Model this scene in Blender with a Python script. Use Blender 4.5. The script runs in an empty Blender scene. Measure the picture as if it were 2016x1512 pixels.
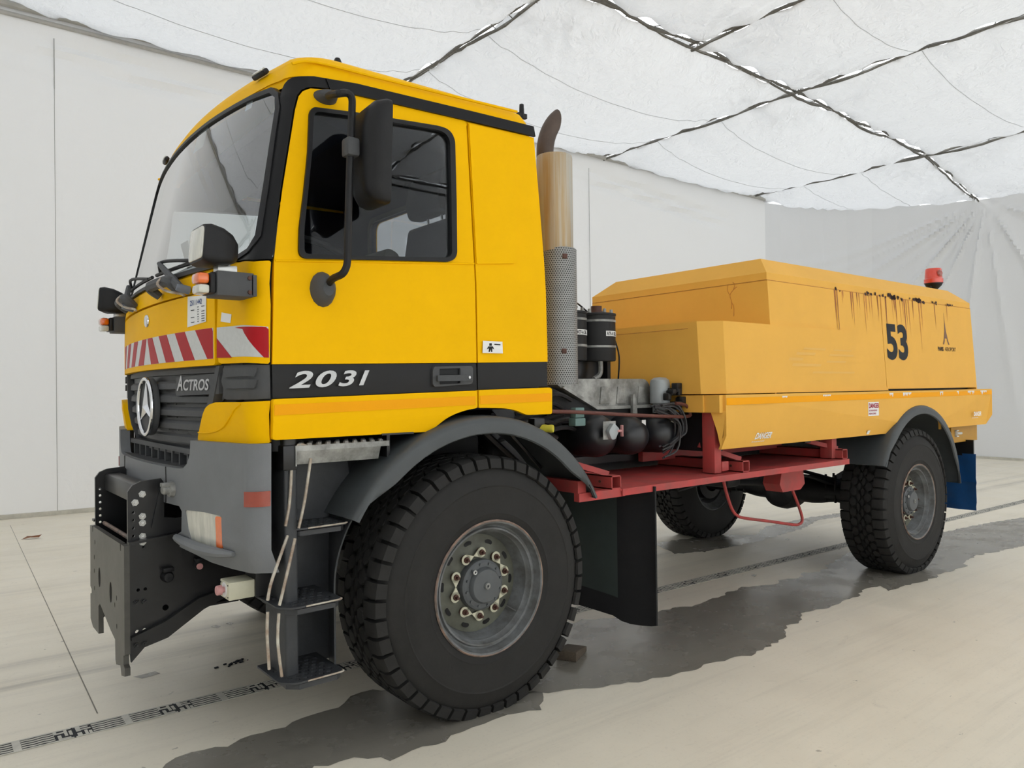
import bpy, bmesh, math, random
from mathutils import Vector, Matrix
from mathutils.geometry import tessellate_polygon
import numpy as np
random.seed(7)
PI = math.pi
C = bpy.context.scene.collection
SC = bpy.context.scene

# ------------------------------------------------------------------ camera, world, exposure
CAMPOS = np.array([-2.159, -4.107, 1.54])
CX, CY, FPX = 1008.0, 756.0, 1487.39
RW = np.array([[0.7813, -0.0046, 0.6241], [-0.6240, 0.0127, 0.7813], [-0.0115, -0.9999, 0.0071]])
_q, _r = np.linalg.qr(RW); RW = _q @ np.diag(np.sign(np.diag(_r)))
cam_d = bpy.data.cameras.new('camera'); cam = bpy.data.objects.new('camera', cam_d); C.objects.link(cam)
cam_d.sensor_width = 36; cam_d.lens = FPX / 2016 * 36; cam_d.clip_end = 200; cam_d.clip_start = .05
cm = Matrix.Identity(4)
for i in range(3):
    cm[i][0] = RW[i][0]; cm[i][1] = -RW[i][1]; cm[i][2] = -RW[i][2]; cm[i][3] = CAMPOS[i]
cam.matrix_world = cm
SC.camera = cam
SC.view_settings.view_transform = 'Standard'; SC.view_settings.look = 'None'
SC.view_settings.gamma = 1; SC.view_settings.use_curve_mapping = False
SC.view_settings.exposure = 0.08
wd = bpy.data.worlds.new('overcast sky'); SC.world = wd; wd.use_nodes = True
wd.node_tree.nodes['Background'].inputs[0].default_value = (.93, .965, 1, 1)
wd.node_tree.nodes['Background'].inputs[1].default_value = 2.9
sun_d = bpy.data.lights.new('hazy_sun', 'SUN'); sun_d.energy = 2.6; sun_d.angle = math.radians(25); sun_d.color = (1, .98, .95)
sun = bpy.data.objects.new('hazy_sun', sun_d); C.objects.link(sun); sun.rotation_euler = (math.radians(-38), math.radians(-28), 0)

# measuring: where the line of sight through a photograph pixel meets a plane of the real scene
def ray(px, py):
    return RW @ np.array([px - CX, py - CY, FPX])
def P(px, py, ax, v):
    d = ray(px, py); i = 'xyz'.index(ax); t = (v - CAMPOS[i]) / d[i]
    return CAMPOS + d * t

def FZ(x): return -.0122 * x          # the floor falls slightly towards the truck's rear
def PF(px, py):
    d = ray(px, py); t = (-.0122 * CAMPOS[0] - CAMPOS[2]) / (d[2] + .0122 * d[0]); return CAMPOS + d * t

# ------------------------------------------------------------------ materials
def srgb(r, g, b):
    f = lambda c: (c / 255 / 12.92) if c / 255 <= .04045 else ((c / 255 + .055) / 1.055) ** 2.4
    return (f(r), f(g), f(b), 1)
def mat(name, col, rough=.5, metal=0., var=.0, vscale=6., col2=None, bump=0., bscale=40., coat=0., spec=.5, stretch=None, trans=0.):
    m = bpy.data.materials.new(name); m.use_nodes = True
    nt = m.node_tree; b = nt.nodes['Principled BSDF']
    b.inputs['Base Color'].default_value = col; b.inputs['Roughness'].default_value = rough
    b.inputs['Metallic'].default_value = metal; b.inputs['Specular IOR Level'].default_value = spec
    b.inputs['Coat Weight'].default_value = coat; b.inputs['Coat Roughness'].default_value = .12
    if trans: b.inputs['Transmission Weight'].default_value = trans
    N, L = nt.nodes, nt.links
    tc = N.new('ShaderNodeTexCoord'); mp = N.new('ShaderNodeMapping'); L.new(tc.outputs['Object'], mp.inputs[0])
    if stretch: mp.inputs['Scale'].default_value = stretch
    if var > 0 or col2:
        n = N.new('ShaderNodeTexNoise'); n.inputs['Scale'].default_value = vscale; n.inputs['Detail'].default_value = 8
        n.inputs['Roughness'].default_value = .65
        L.new(mp.outputs[0], n.inputs['Vector'])
        r = N.new('ShaderNodeValToRGB'); r.color_ramp.elements[0].position = .38; r.color_ramp.elements[1].position = .66
        c2 = col2 or tuple(c * (1 - var) for c in col[:3]) + (1,)
        r.color_ramp.elements[0].color = c2; r.color_ramp.elements[1].color = col
        L.new(n.outputs[0], r.inputs[0]); L.new(r.outputs[0], b.inputs['Base Color'])
    if bump > 0:
        n2 = N.new('ShaderNodeTexNoise'); n2.inputs['Scale'].default_value = bscale; n2.inputs['Detail'].default_value = 4
        L.new(mp.outputs[0], n2.inputs['Vector'])
        bp = N.new('ShaderNodeBump'); bp.inputs['Strength'].default_value = bump; bp.inputs['Distance'].default_value = .01
        L.new(n2.outputs[0], bp.inputs['Height']); L.new(bp.outputs[0], b.inputs['Normal'])
    return m

M = {}
M['cab_yellow'] = mat('cab yellow paint', srgb(255, 194, 0), .5, 0, .04, 3, bump=.02, bscale=160, spec=.07)
M['body_yellow'] = mat('faded yellow paint', srgb(242, 184, 82), .55, 0, .06, 2.2, bump=.02, bscale=160, spec=.2)
M['black_plastic'] = mat('black plastic', srgb(32, 32, 34), .5, 0, .2, 12, bump=.05, bscale=120, spec=.3)
M['gloss_black'] = mat('black trim paint', srgb(20, 20, 22), .4, 0, spec=.25)
M['band_grey'] = mat('dark grey band', srgb(42, 42, 43), .6, 0, .05, 8, spec=.25)
M['grey_plastic'] = mat('dark grey plastic', srgb(82, 83, 85), .6, 0, .15, 8, bump=.06, bscale=200, spec=.3)
M['fender_grey'] = mat('mudguard grey plastic', srgb(74, 78, 80), .5, 0, .18, 5, bump=.06, bscale=150)
M['bumper_grey'] = mat('bumper grey plastic', srgb(120, 122, 125), .55, 0, .08, 7, bump=.05, bscale=220)
M['black_steel'] = mat('black painted steel', srgb(27, 27, 29), .34, 0, .25, 9)
M['plate_grey'] = mat('worn plate steel', srgb(86, 84, 79), .4, .1, .3, 7, bump=.05, bscale=30)
M['rubber'] = mat('tyre rubber', srgb(44, 43, 42), .75, 0, .18, 7, bump=.12, bscale=60, spec=.3)
M['rim'] = mat('weathered wheel steel', srgb(118, 121, 123), .5, .1, 0, 9, col2=srgb(84, 84, 82), bump=.06, bscale=50)
M['disc'] = mat('wheel disc steel', srgb(104, 106, 94), .55, .0, 0, 6, col2=srgb(80, 80, 70), bump=.05, bscale=50)
M['rust'] = mat('rusty steel', srgb(168, 138, 120), .7, 0, 0, 10, col2=srgb(92, 86, 82), bump=.15, bscale=80)
M['hub_grey'] = mat('hub paint', srgb(88, 91, 93), .5, 0, .12, 9)
M['nut'] = mat('rusty nut', srgb(92, 60, 50), .6, .2, .3, 30)
M['red_steel'] = mat('red painted steel', srgb(192, 66, 64), .6, 0, 0, 5, col2=srgb(158, 72, 68), bump=.04, bscale=60)
M['alu'] = mat('weathered aluminium', srgb(176, 176, 172), .5, .2, 0, 9, col2=srgb(118, 118, 114), bump=.12, bscale=60)
M['steel'] = mat('bright steel', srgb(190, 190, 188), .3, .9, .1, 20)
M['chrome'] = mat('chrome', srgb(225, 226, 228), .12, 1.0)
M['white'] = mat('white plastic', srgb(226, 226, 220), .5, 0, .06, 20)
M['cream'] = mat('cream plastic', srgb(205, 202, 178), .5, 0, .08, 20)
M['navy'] = mat('dark blue cab trim', srgb(30, 36, 52), .8, 0, .1, 9, spec=.2)
M['fabric'] = mat('dark seat fabric', srgb(40, 41, 50), .95, 0, .2, 40, bump=.2, bscale=200)
M['khaki'] = mat('khaki seat cover', srgb(92, 90, 78), .9, 0, .2, 14, bump=.2, bscale=100)
M['orange'] = mat('orange reflective tape', srgb(255, 172, 0), .5, 0, .04, 300, spec=.15)
M['tape_red'] = mat('red reflective tape', srgb(176, 14, 26), .45, 0, .05, 200, spec=.25)
M['tape_white'] = mat('white reflective tape', srgb(205, 207, 205), .35, 0, .08, 60, coat=.3)
M['amber'] = mat('amber lens', srgb(240, 110, 18), .15, 0, .1, 60, coat=1)
M['clear_lens'] = mat('clear ribbed lens', srgb(218, 217, 204), .15, .0, .22, 9, bump=.3, bscale=12, coat=1, stretch=(1, 3, .6))
M['red_lens'] = mat('brick red reflector', srgb(158, 62, 42), .25, 0, .1, 60, coat=.8)
M['beacon_red'] = mat('red orange beacon dome', srgb(228, 62, 26), .18, 0, .08, 20, coat=1)
M['blue'] = mat('blue tarpaulin', srgb(20, 74, 130), .42, 0, .2, 7, bump=.2, bscale=14)
M['ink'] = mat('dark print', srgb(40, 42, 46), .6, spec=.2)
M['navy_ink'] = mat('blue print', srgb(34, 62, 130), .6)
M['red_ink'] = mat('red print', srgb(170, 34, 66), .6)
M['silver_ink'] = mat('silver lettering', srgb(196, 197, 198), .35, .3, .1, 40)
M['paper'] = mat('white paper', srgb(238, 238, 236), .6)
M['hose'] = mat('white plastic cable', srgb(206, 202, 188), .45, 0, 0, 14, col2=srgb(150, 128, 110))
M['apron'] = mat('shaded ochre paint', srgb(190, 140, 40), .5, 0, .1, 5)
M['pale_alu'] = mat('pale aluminium', srgb(168, 174, 176), .45, .2, .12, 9)
M['hose_dark'] = mat('dark rubber hose', srgb(58, 58, 60), .5)
M['teal'] = mat('pale green plastic', srgb(110, 140, 136), .5, 0, .1, 10)
M['copper'] = mat('red brown pipe', srgb(110, 66, 58), .55, .1, .2, 20)
M['rust_drip'] = mat('rust stain', srgb(214, 140, 58), .6, 0, .25, 20)
M['rust_mid'] = mat('dark rust run', srgb(176, 104, 44), .6, 0, .25, 20)
M['rust_dark'] = mat('dark rust flake', srgb(62, 38, 32), .8, 0, .3, 40)
M['ghost'] = mat('faded lettering', srgb(234, 180, 82), .5, 0, 0)
M['yellow_cap'] = mat('yellow cap', srgb(222, 210, 70), .5)
M['tank_black'] = mat('air tank enamel', srgb(34, 35, 38), .33, 0, .12, 6)
M['wood'] = mat('weathered wood', srgb(98, 86, 72), .8, 0, .35, 9, bump=.3, bscale=30, stretch=(2, 12, 12))
M['leaf'] = mat('dry leaf', srgb(150, 100, 70), .8, 0, .3, 30)
M['clutter'] = mat('dirty machinery', srgb(40, 40, 42), .5, .2, .35, 14, bump=.2, bscale=40)

def glass(name, tint, rough=.0, refl=1.0):
    m = bpy.data.materials.new(name); m.use_nodes = True
    N, L = m.node_tree.nodes, m.node_tree.links; N.clear()
    o = N.new('ShaderNodeOutputMaterial'); mx = N.new('ShaderNodeMixShader')
    t = N.new('ShaderNodeBsdfTransparent'); t.inputs[0].default_value = tint
    g = N.new('ShaderNodeBsdfGlossy'); g.inputs['Roughness'].default_value = rough
    f = N.new('ShaderNodeFresnel'); f.inputs['IOR'].default_value = 1.52
    mu = N.new('ShaderNodeMath'); mu.operation = 'MULTIPLY'; mu.inputs[1].default_value = refl; mu.use_clamp = True
    L.new(f.outputs[0], mu.inputs[0]); L.new(mu.outputs[0], mx.inputs[0])
    L.new(t.outputs[0], mx.inputs[1]); L.new(g.outputs[0], mx.inputs[2]); L.new(mx.outputs[0], o.inputs[0])
    return m
M['windscreen'] = glass('windscreen glass', (.84, .90, .89, 1), .02, 2.4)
M['side_glass'] = glass('side window glass', (.86, .88, .90, 1), .01, .45)

# ------------------------------------------------------------------ mesh helpers
def link(o, parent=None, **props):
    C.objects.link(o)
    if parent is not None: o.parent = parent
    for k, v in props.items(): o[k] = v
    return o
def finish(me, m, ang=.6):
    ms = m if isinstance(m, (list, tuple)) else [m]
    for x in ms: me.materials.append(M[x] if isinstance(x, str) else x)
    me.polygons.foreach_set('use_smooth', [True] * len(me.polygons))
    try: me.set_sharp_from_angle(angle=ang)
    except Exception: pass
class MB:
    def __init__(s): s.bm = bmesh.new()
    def add(s, vs, fs, mi=0):
        v = [s.bm.verts.new(p) for p in vs]
        out = []
        for f in fs:
            try:
                q = s.bm.faces.new([v[i] for i in f]); q.material_index = mi; out.append(q)
            except ValueError: pass
        return v, out
    def box(s, x0, x1, y0, y1, z0, z1, bev=0., mi=0, mtx=None, seg=2):
        b = bmesh.new(); bmesh.ops.create_cube(b, size=1)
        for v in b.verts: v.co = Vector((x0 + (v.co.x + .5) * (x1 - x0), y0 + (v.co.y + .5) * (y1 - y0), z0 + (v.co.z + .5) * (z1 - z0)))
        return s._merge(b, bev, mi, mtx, seg)
    def _merge(s, b, bev=0, mi=0, mtx=None, seg=2):
        if bev > 0:
            es = [e for e in b.edges if len(e.link_faces) == 2 and e.calc_face_angle(0) > .35]
            bmesh.ops.bevel(b, geom=es, offset=bev, segments=seg, profile=.5, affect='EDGES', clamp_overlap=True)
        if mtx is not None: bmesh.ops.transform(b, matrix=mtx, verts=b.verts)
        b.verts.ensure_lookup_table(); b.verts.index_update()
        vs = [s.bm.verts.new(v.co) for v in b.verts]
        for f in b.faces:
            try:
                q = s.bm.faces.new([vs[v.index] for v in f.verts]); q.material_index = mi
            except ValueError: pass
        b.free(); return s
    def hexa(s, c, bev=0., mi=0):
        # 8 corners: bottom four, then top four
        b = bmesh.new(); v = [b.verts.new(p) for p in c]
        for f in ((3, 2, 1, 0), (4, 5, 6, 7), (0, 1, 5, 4), (1, 2, 6, 5), (2, 3, 7, 6), (3, 0, 4, 7)): b.faces.new([v[i] for i in f])
        bmesh.ops.recalc_face_normals(b, faces=b.faces)
        return s._merge(b, bev, mi)
    def prism(s, poly, ax, a, c, bev=0., mi=0, holes=(), mtx=None, seg=2):
        # poly in the two other axes, in order (x: y,z) (y: x,z) (z: x,y)
        mk = {'x': lambda p, t: (t, p[0], p[1]), 'y': lambda p, t: (p[0], t, p[1]), 'z': lambda p, t: (p[0], p[1], t)}[ax]
        b = bmesh.new()
        loops = [list(poly)] + [list(h) for h in holes]
        A, B = [], []
        for lp in loops:
            A.append([b.verts.new(mk(p, a)) for p in lp]); B.append([b.verts.new(mk(p, c)) for p in lp])
            n = len(lp)
            for i in range(n):
                j = (i + 1) % n
                b.faces.new((A[-1][i], A[-1][j], B[-1][j], B[-1][i]))
        if holes:
            fa = [v for l in A for v in l]; fb = [v for l in B for v in l]
            for t in tessellate_polygon([[Vector((p[0], p[1], 0)) for p in lp] for lp in loops]):
                try: b.faces.new([fa[i] for i in t]); b.faces.new([fb[i] for i in reversed(t)])
                except ValueError: pass
        else:
            b.faces.new(A[0]); b.faces.new(list(reversed(B[0])))
        bmesh.ops.recalc_face_normals(b, faces=b.faces)
        return s._merge(b, bev, mi, mtx, seg)
    def tube(s, pts, r, n=10, mi=0, cap=True, closed=False, sharp=False):
        pts = [Vector(p) for p in pts]; rs = r if isinstance(r, (list, tuple)) else [r] * len(pts)
        if 3 <= len(pts) <= 20 and not closed and not sharp:      # ease the bends
            P_, R_ = [], []
            for i in range(len(pts) - 1):
                p0, p1, p2, p3 = pts[max(i - 1, 0)], pts[i], pts[i + 1], pts[min(i + 2, len(pts) - 1)]
                for k in range(4):
                    t = k / 4; P_.append(.5 * ((2 * p1) + (p2 - p0) * t + (2 * p0 - 5 * p1 + 4 * p2 - p3) * t * t + (3 * p1 - p0 - 3 * p2 + p3) * t ** 3)); R_.append(rs[i] * (1 - t) + rs[i + 1] * t)
            pts, rs = P_ + [pts[-1]], R_ + [rs[-1]]
        rings = []; up = None
        for i, p in enumerate(pts):
            d = (pts[min(i + 1, len(pts) - 1)] - pts[max(i - 1, 0)]) if not closed else (pts[(i + 1) % len(pts)] - pts[i - 1])
            d.normalize()
            if up is None: up = d.orthogonal().normalized()
            up = (up - d * up.dot(d)).normalized(); w = d.cross(up)
            rings.append([s.bm.verts.new(p + (up * math.cos(2 * PI * k / n) + w * math.sin(2 * PI * k / n)) * rs[i]) for k in range(n)])
        m = len(rings)
        for i in range(m if closed else m - 1):
            a, b = rings[i], rings[(i + 1) % m]
            for k in range(n):
                f = s.bm.faces.new((a[k], a[(k + 1) % n], b[(k + 1) % n], b[k])); f.material_index = mi
        if cap and not closed:
            for rg in (list(reversed(rings[0])), rings[-1]):
                f = s.bm.faces.new(rg); f.material_index = mi
        return s
    def lathe(s, prof, o, d, n=32, mi=0, closed=False):
        # prof: (radius, height along d)
        d = Vector(d).normalized(); o = Vector(o); u = d.orthogonal().normalized(); w = d.cross(u)
        rings = []
        for (r, h) in prof:
            if r < 1e-6: rings.append([s.bm.verts.new(o + d * h)])
            else: rings.append([s.bm.verts.new(o + d * h + (u * math.cos(2 * PI * k / n) + w * math.sin(2 * PI * k / n)) * r) for k in range(n)])
        m = len(rings)
        for i in range(m if closed else m - 1):
            a, b = rings[i], rings[(i + 1) % m]
            for k in range(n):
                k2 = (k + 1) % n
                vs = [a[k % len(a)], a[k2 % len(a)], b[k2 % len(b)], b[k % len(b)]]
                u_ = []
                for v in vs:
                    if v not in u_: u_.append(v)
                if len(u_) > 2:
                    try: f = s.bm.faces.new(u_); f.material_index = mi
                    except ValueError: pass
        return s
    def build(s, name, m, parent=None, ang=.6, **props):
        bmesh.ops.recalc_face_normals(s.bm, faces=s.bm.faces)
        me = bpy.data.meshes.new(name); s.bm.to_mesh(me); s.bm.free()
        finish(me, m, ang)
        return link(bpy.data.objects.new(name, me), parent, **props)
def copy_of(o, name, parent=None, mw=None):
    c = o.copy(); c.name = name; C.objects.link(c)
    if parent is not None: c.parent = parent
    if mw is not None: c.matrix_basis = mw
    return c
def empty(name, loc=(0, 0, 0), parent=None, **props):
    o = bpy.data.objects.new(name, None); o.empty_display_size = .1; link(o, parent, **props); o.location = loc
    return o
def rounded(pts, r, n=4):
    # round the corners of a polygon; r one radius or one per corner
    rs = r if isinstance(r, (list, tuple)) else [r] * len(pts); out = []
    for i, p in enumerate(pts):
        p = Vector(p[:2]); a = Vector(pts[i - 1][:2]) - p; b = Vector(pts[(i + 1) % len(pts)][:2]) - p
        q = min(rs[i], a.length * .48, b.length * .48)
        if q < 1e-5: out.append((p.x, p.y)); continue
        a.normalize(); b.normalize(); s0, s1 = p + a * q, p + b * q
        for k in range(n + 1):
            t = k / n; v = s0 * (1 - t) ** 2 + p * 2 * t * (1 - t) + s1 * t ** 2; out.append((v.x, v.y))
    return out
def circ(cx, cy, r, n=16, ry=None):
    return [(cx + r * math.cos(2 * PI * k / n), cy + (ry or r) * math.sin(2 * PI * k / n)) for k in range(n)]
def sheet(poly, F, th=.0, holes=(), su=None, sv=None):
    """a panel: polygon in (u,v), cut on grid lines su, sv, mapped by F(u,v,offset) -> 3D, with thickness th inward.
    returns an MB"""
    b = bmesh.new(); loops = [list(poly)] + [list(h) for h in holes]
    fl = [b.verts.new((p[0], p[1], 0)) for l in loops for p in l]
    if holes:
        for t in tessellate_polygon([[Vector((p[0], p[1], 0)) for p in l] for l in loops]):
            try: b.faces.new([fl[i] for i in t])
            except ValueError: pass
    else: b.faces.new(fl)
    for ax, lines in (((1, 0, 0), su or ()), ((0, 1, 0), sv or ())):
        for t in lines:
            bmesh.ops.bisect_plane(b, geom=b.verts[:] + b.edges[:] + b.faces[:], plane_co=(t * ax[0], t * ax[1], 0), plane_no=ax, dist=1e-6)
    if holes: pass
    else:
        bmesh.ops.triangulate(b, faces=[f for f in b.faces if len(f.verts) > 4])
    m = MB(); b.verts.index_update()
    top = [m.bm.verts.new(F(v.co.x, v.co.y, 0.)) for v in b.verts]
    bot = [m.bm.verts.new(F(v.co.x, v.co.y, -th)) for v in b.verts] if th > 0 else None
    for f in b.faces:
        try:
            m.bm.faces.new([top[v.index] for v in f.verts])
            if bot: q = m.bm.faces.new([bot[v.index] for v in reversed(f.verts)]); q.material_index = 1
        except ValueError: pass
    if bot:
        for e in b.edges:
            if len(e.link_faces) == 1:
                i, j = e.verts[0].index, e.verts[1].index
                try: m.bm.faces.new((top[i], top[j], bot[j], bot[i]))
                except ValueError: pass
    b.free(); return m
def frange(a, b, s):
    n = max(1, int(round((b - a) / s))); return [a + (b - a) * k / n for k in range(1, n)]
def text_mb(txt, h, F, depth=.0015, bold=0., sx=1., shear=0., align='LEFT', space=1.):
    """letters: height h, mapped by F(u, v, w) with u along the line, v up, w proud"""
    cu = bpy.data.curves.new('t', 'FONT'); cu.body = txt; cu.size = h / .7; cu.offset = bold * h; cu.shear = shear
    cu.space_character = space; cu.align_x = align; cu.resolution_u = 5
    ob = bpy.data.objects.new('t', cu); C.objects.link(ob)
    dg = bpy.context.evaluated_depsgraph_get(); dg.update()
    me = bpy.data.meshes.new_from_object(ob.evaluated_get(dg))
    bpy.data.objects.remove(ob); bpy.data.curves.remove(cu)
    m = MB(); vs = [v.co.copy() for v in me.vertices]
    t = [m.bm.verts.new(F(v.x * sx, v.y, depth)) for v in vs]
    for p in me.polygons:
        try: m.bm.faces.new([t[i] for i in p.vertices])
        except ValueError: pass
    bpy.data.meshes.remove(me)
    return m
def merge_mb(dst, src):
    src.bm.verts.index_update(); v = [dst.bm.verts.new(x.co) for x in src.bm.verts]
    for f in src.bm.faces:
        try: dst.bm.faces.new([v[i.index] for i in f.verts]).material_index = f.material_index
        except ValueError: pass
    src.bm.free()
def flatF(o, du, dv, dn=None):
    o, du, dv = Vector(o), Vector(du).normalized(), Vector(dv).normalized()
    n = du.cross(dv).normalized() if dn is None else Vector(dn).normalized()
    return lambda u, v, w=0.: o + du * u + dv * v + n * w
# ------------------------------------------------------------------ the setting: a tent hall, parallel to the truck
TH = 0.0; CT, ST = math.cos(TH), math.sin(TH)
def RM(a, b, z=0.): return (a * CT - b * ST, a * ST + b * CT, z)
YB, XE, ZC, XL, YF = 7.07, 17.55, 6.4, -9.0, -12.5

def fabric_mat(name, col, tl, bumpy=.25, seams=False):
    m = bpy.data.materials.new(name); m.use_nodes = True
    N, L = m.node_tree.nodes, m.node_tree.links; N.clear()
    o = N.new('ShaderNodeOutputMaterial'); d = N.new('ShaderNodeBsdfDiffuse'); d.inputs[0].default_value = col
    t = N.new('ShaderNodeBsdfTranslucent'); t.inputs[0].default_value = tl
    a = N.new('ShaderNodeAddShader'); tc = N.new('ShaderNodeTexCoord')
    n = N.new('ShaderNodeTexNoise'); n.inputs['Scale'].default_value = 1.1; n.inputs['Detail'].default_value = 6; n.inputs['Distortion'].default_value = .6
    n2 = N.new('ShaderNodeTexNoise'); n2.inputs['Scale'].default_value = 5; n2.inputs['Detail'].default_value = 5; n2.inputs['Distortion'].default_value = 2.5
    ad = N.new('ShaderNodeMath'); ad.operation = 'MULTIPLY_ADD'; ad.inputs[1].default_value = .25
    b = N.new('ShaderNodeBump'); b.inputs['Strength'].default_value = bumpy; b.inputs['Distance'].default_value = .25
    L.new(tc.outputs['Object'], n.inputs['Vector']); L.new(tc.outputs['Object'], n2.inputs['Vector'])
    L.new(n2.outputs[0], ad.inputs[0]); L.new(n.outputs[0], ad.inputs[2]); L.new(ad.outputs[0], b.inputs['Height'])
    L.new(b.outputs[0], d.inputs['Normal']); L.new(b.outputs[0], t.inputs['Normal'])
    L.new(d.outputs[0], a.inputs[0]); L.new(t.outputs[0], a.inputs[1]); L.new(a.outputs[0], o.inputs[0])
    return m
M['ceiling_fabric'] = fabric_mat('translucent tent lining', (.55, .555, .56, 1), (.145, .148, .152, 1), .6)
M['wall_fabric'] = fabric_mat('grey white wall lining', (.765, .762, .75, 1), (.04, .04, .04, 1), .06)
M['shaded_wall_fabric'] = fabric_mat('wall lining darkened for shade', (.72, .722, .722, 1), (.02, .02, .02, 1), .06)  # wall lining greyed: the end wall's shade is put into the colour
M['fill_wall_fabric'] = fabric_mat('wall lining thinned for fill light', (.6, .6, .59, 1), (.42, .42, .415, 1), .06)  # unseen front wall given extra translucency to brighten the truck's near side
M['seam_grey'] = mat('grey seam webbing', srgb(120, 118, 112), .8, 0, .3, 20)
M['skirt'] = mat('dusty wall skirt', srgb(206, 201, 186), .8, 0, .2, 9)

def concrete(name, base, dark, rough, wet=False):
    m = bpy.data.materials.new(name); m.use_nodes = True
    nt = m.node_tree; N, L = nt.nodes, nt.links; b = N['Principled BSDF']
    tc = N.new('ShaderNodeTexCoord')
    def noise(scale, stretch, det=8, rou=.6, dist=0.):
        mp = N.new('ShaderNodeMapping'); mp.inputs['Scale'].default_value = stretch; mp.inputs['Rotation'].default_value = (0, 0, .03)
        n = N.new('ShaderNodeTexNoise'); n.inputs['Scale'].default_value = scale; n.inputs['Detail'].default_value = det
        n.inputs['Roughness'].default_value = rou; n.inputs['Distortion'].default_value = dist
        L.new(tc.outputs['Object'], mp.inputs[0]); L.new(mp.outputs[0], n.inputs['Vector']); return n
    def ramp(n, p0, p1, c0, c1):
        r = N.new('ShaderNodeValToRGB'); r.color_ramp.elements[0].position = p0; r.color_ramp.elements[1].position = p1
        r.color_ramp.elements[0].color = c0; r.color_ramp.elements[1].color = c1; L.new(n.outputs[0], r.inputs[0]); return r
    def mul(a, c, f=1.):
        x = N.new('ShaderNodeMix'); x.data_type = 'RGBA'; x.blend_type = 'MULTIPLY'; x.inputs[0].default_value = f
        L.new(a, x.inputs[6]); L.new(c, x.inputs[7]); return x.outputs[2]
    g = lambda v: (v, v * .995, v * .985, 1)
    r1 = ramp(noise(1.1, (1, 1, 1), 9), .3, .7, dark, base)                     # cloudy patches
    r2 = ramp(noise(2.2, (.16, 3.4, 1), 9, .75), .32, .50, g(.90), g(1))         # tyre and broom streaks along the hall
    r3 = ramp(noise(55, (1, 1, 1), 3), .28, .42, g(.88), g(1))                  # fine pitting
    r4 = ramp(noise(2.6, (.8, 1.6, 1), 10, .75, 1.2), .30, .38, g(.74), g(1))    # scattered stains
    c = mul(mul(mul(r1.outputs[0], r2.outputs[0]), r3.outputs[0], .6), r4.outputs[0], .45)
    if not wet:   # tyre tracks left across the hall and dark specks
        sp = N.new('ShaderNodeSeparateXYZ'); L.new(tc.outputs['Object'], sp.inputs[0])
        for yc, w_, am in ((.62, .10, .30), (.98, .07, .22), (2.9, .12, .12)):
            a_ = N.new('ShaderNodeMath'); a_.operation = 'SUBTRACT'; a_.inputs[1].default_value = yc; L.new(sp.outputs[1], a_.inputs[0])
            a2 = N.new('ShaderNodeMath'); a2.operation = 'ABSOLUTE'; L.new(a_.outputs[0], a2.inputs[0])
            mr = N.new('ShaderNodeMapRange'); mr.inputs[1].default_value = 0; mr.inputs[2].default_value = w_ * 1.8; mr.inputs[3].default_value = 1; mr.inputs[4].default_value = 0; mr.interpolation_type = 'SMOOTHSTEP'; L.new(a2.outputs[0], mr.inputs[0])
            ns = noise(1.5, (.5, 9, 1), 8, .7); m1 = N.new('ShaderNodeMath'); m1.operation = 'MULTIPLY'; L.new(mr.outputs[0], m1.inputs[0])
            nr = ramp(ns, .34, .62, g(0), g(1)); L.new(nr.outputs[0], m1.inputs[1])
            m2 = N.new('ShaderNodeMath'); m2.operation = 'MULTIPLY_ADD'; m2.inputs[1].default_value = -am; m2.inputs[2].default_value = 1; L.new(m1.outputs[0], m2.inputs[0])
            cc = N.new('ShaderNodeCombineColor'); [L.new(m2.outputs[0], cc.inputs[i]) for i in range(3)]; c = mul(c, cc.outputs[0])
        sk = ramp(noise(14, (1, 1.4, 1), 3, .5), .24, .27, g(.45), g(1)); c = mul(c, sk.outputs[0], .8)
    L.new(c, b.inputs['Base Color'])
    rr = ramp(noise(3, (1, 1, 1)), .3, .7, g(rough - .1), g(rough + .12)); L.new(rr.outputs[0], b.inputs['Roughness'])
    bp = N.new('ShaderNodeBump'); bp.inputs['Strength'].default_value = .08 if not wet else .0; bp.inputs['Distance'].default_value = .01
    L.new(noise(30, (1, 1, 1), 5).outputs[0], bp.inputs['Height']); L.new(bp.outputs[0], b.inputs['Normal'])
    return m
M['concrete'] = concrete('worn concrete', srgb(243, 236, 220), srgb(232, 225, 209), .42)
M['wet_concrete'] = concrete('wet concrete', srgb(142, 138, 129), srgb(126, 122, 114), .24, True)

m = MB(); m.add([(x, y, FZ(x)) for x, y in ((XL - 1, YF - 1), (XE + 1, YF - 1), (XE + 1, YB + 1), (XL - 1, YB + 1))], [(0, 1, 2, 3)])
m.add([(x, y, FZ(x) - .1) for x, y in ((XL - 1, YF - 1), (XE + 1, YF - 1), (XE + 1, YB + 1), (XL - 1, YB + 1))], [(3, 2, 1, 0)])
floor = m.build('floor', 'concrete', kind='structure')
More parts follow.
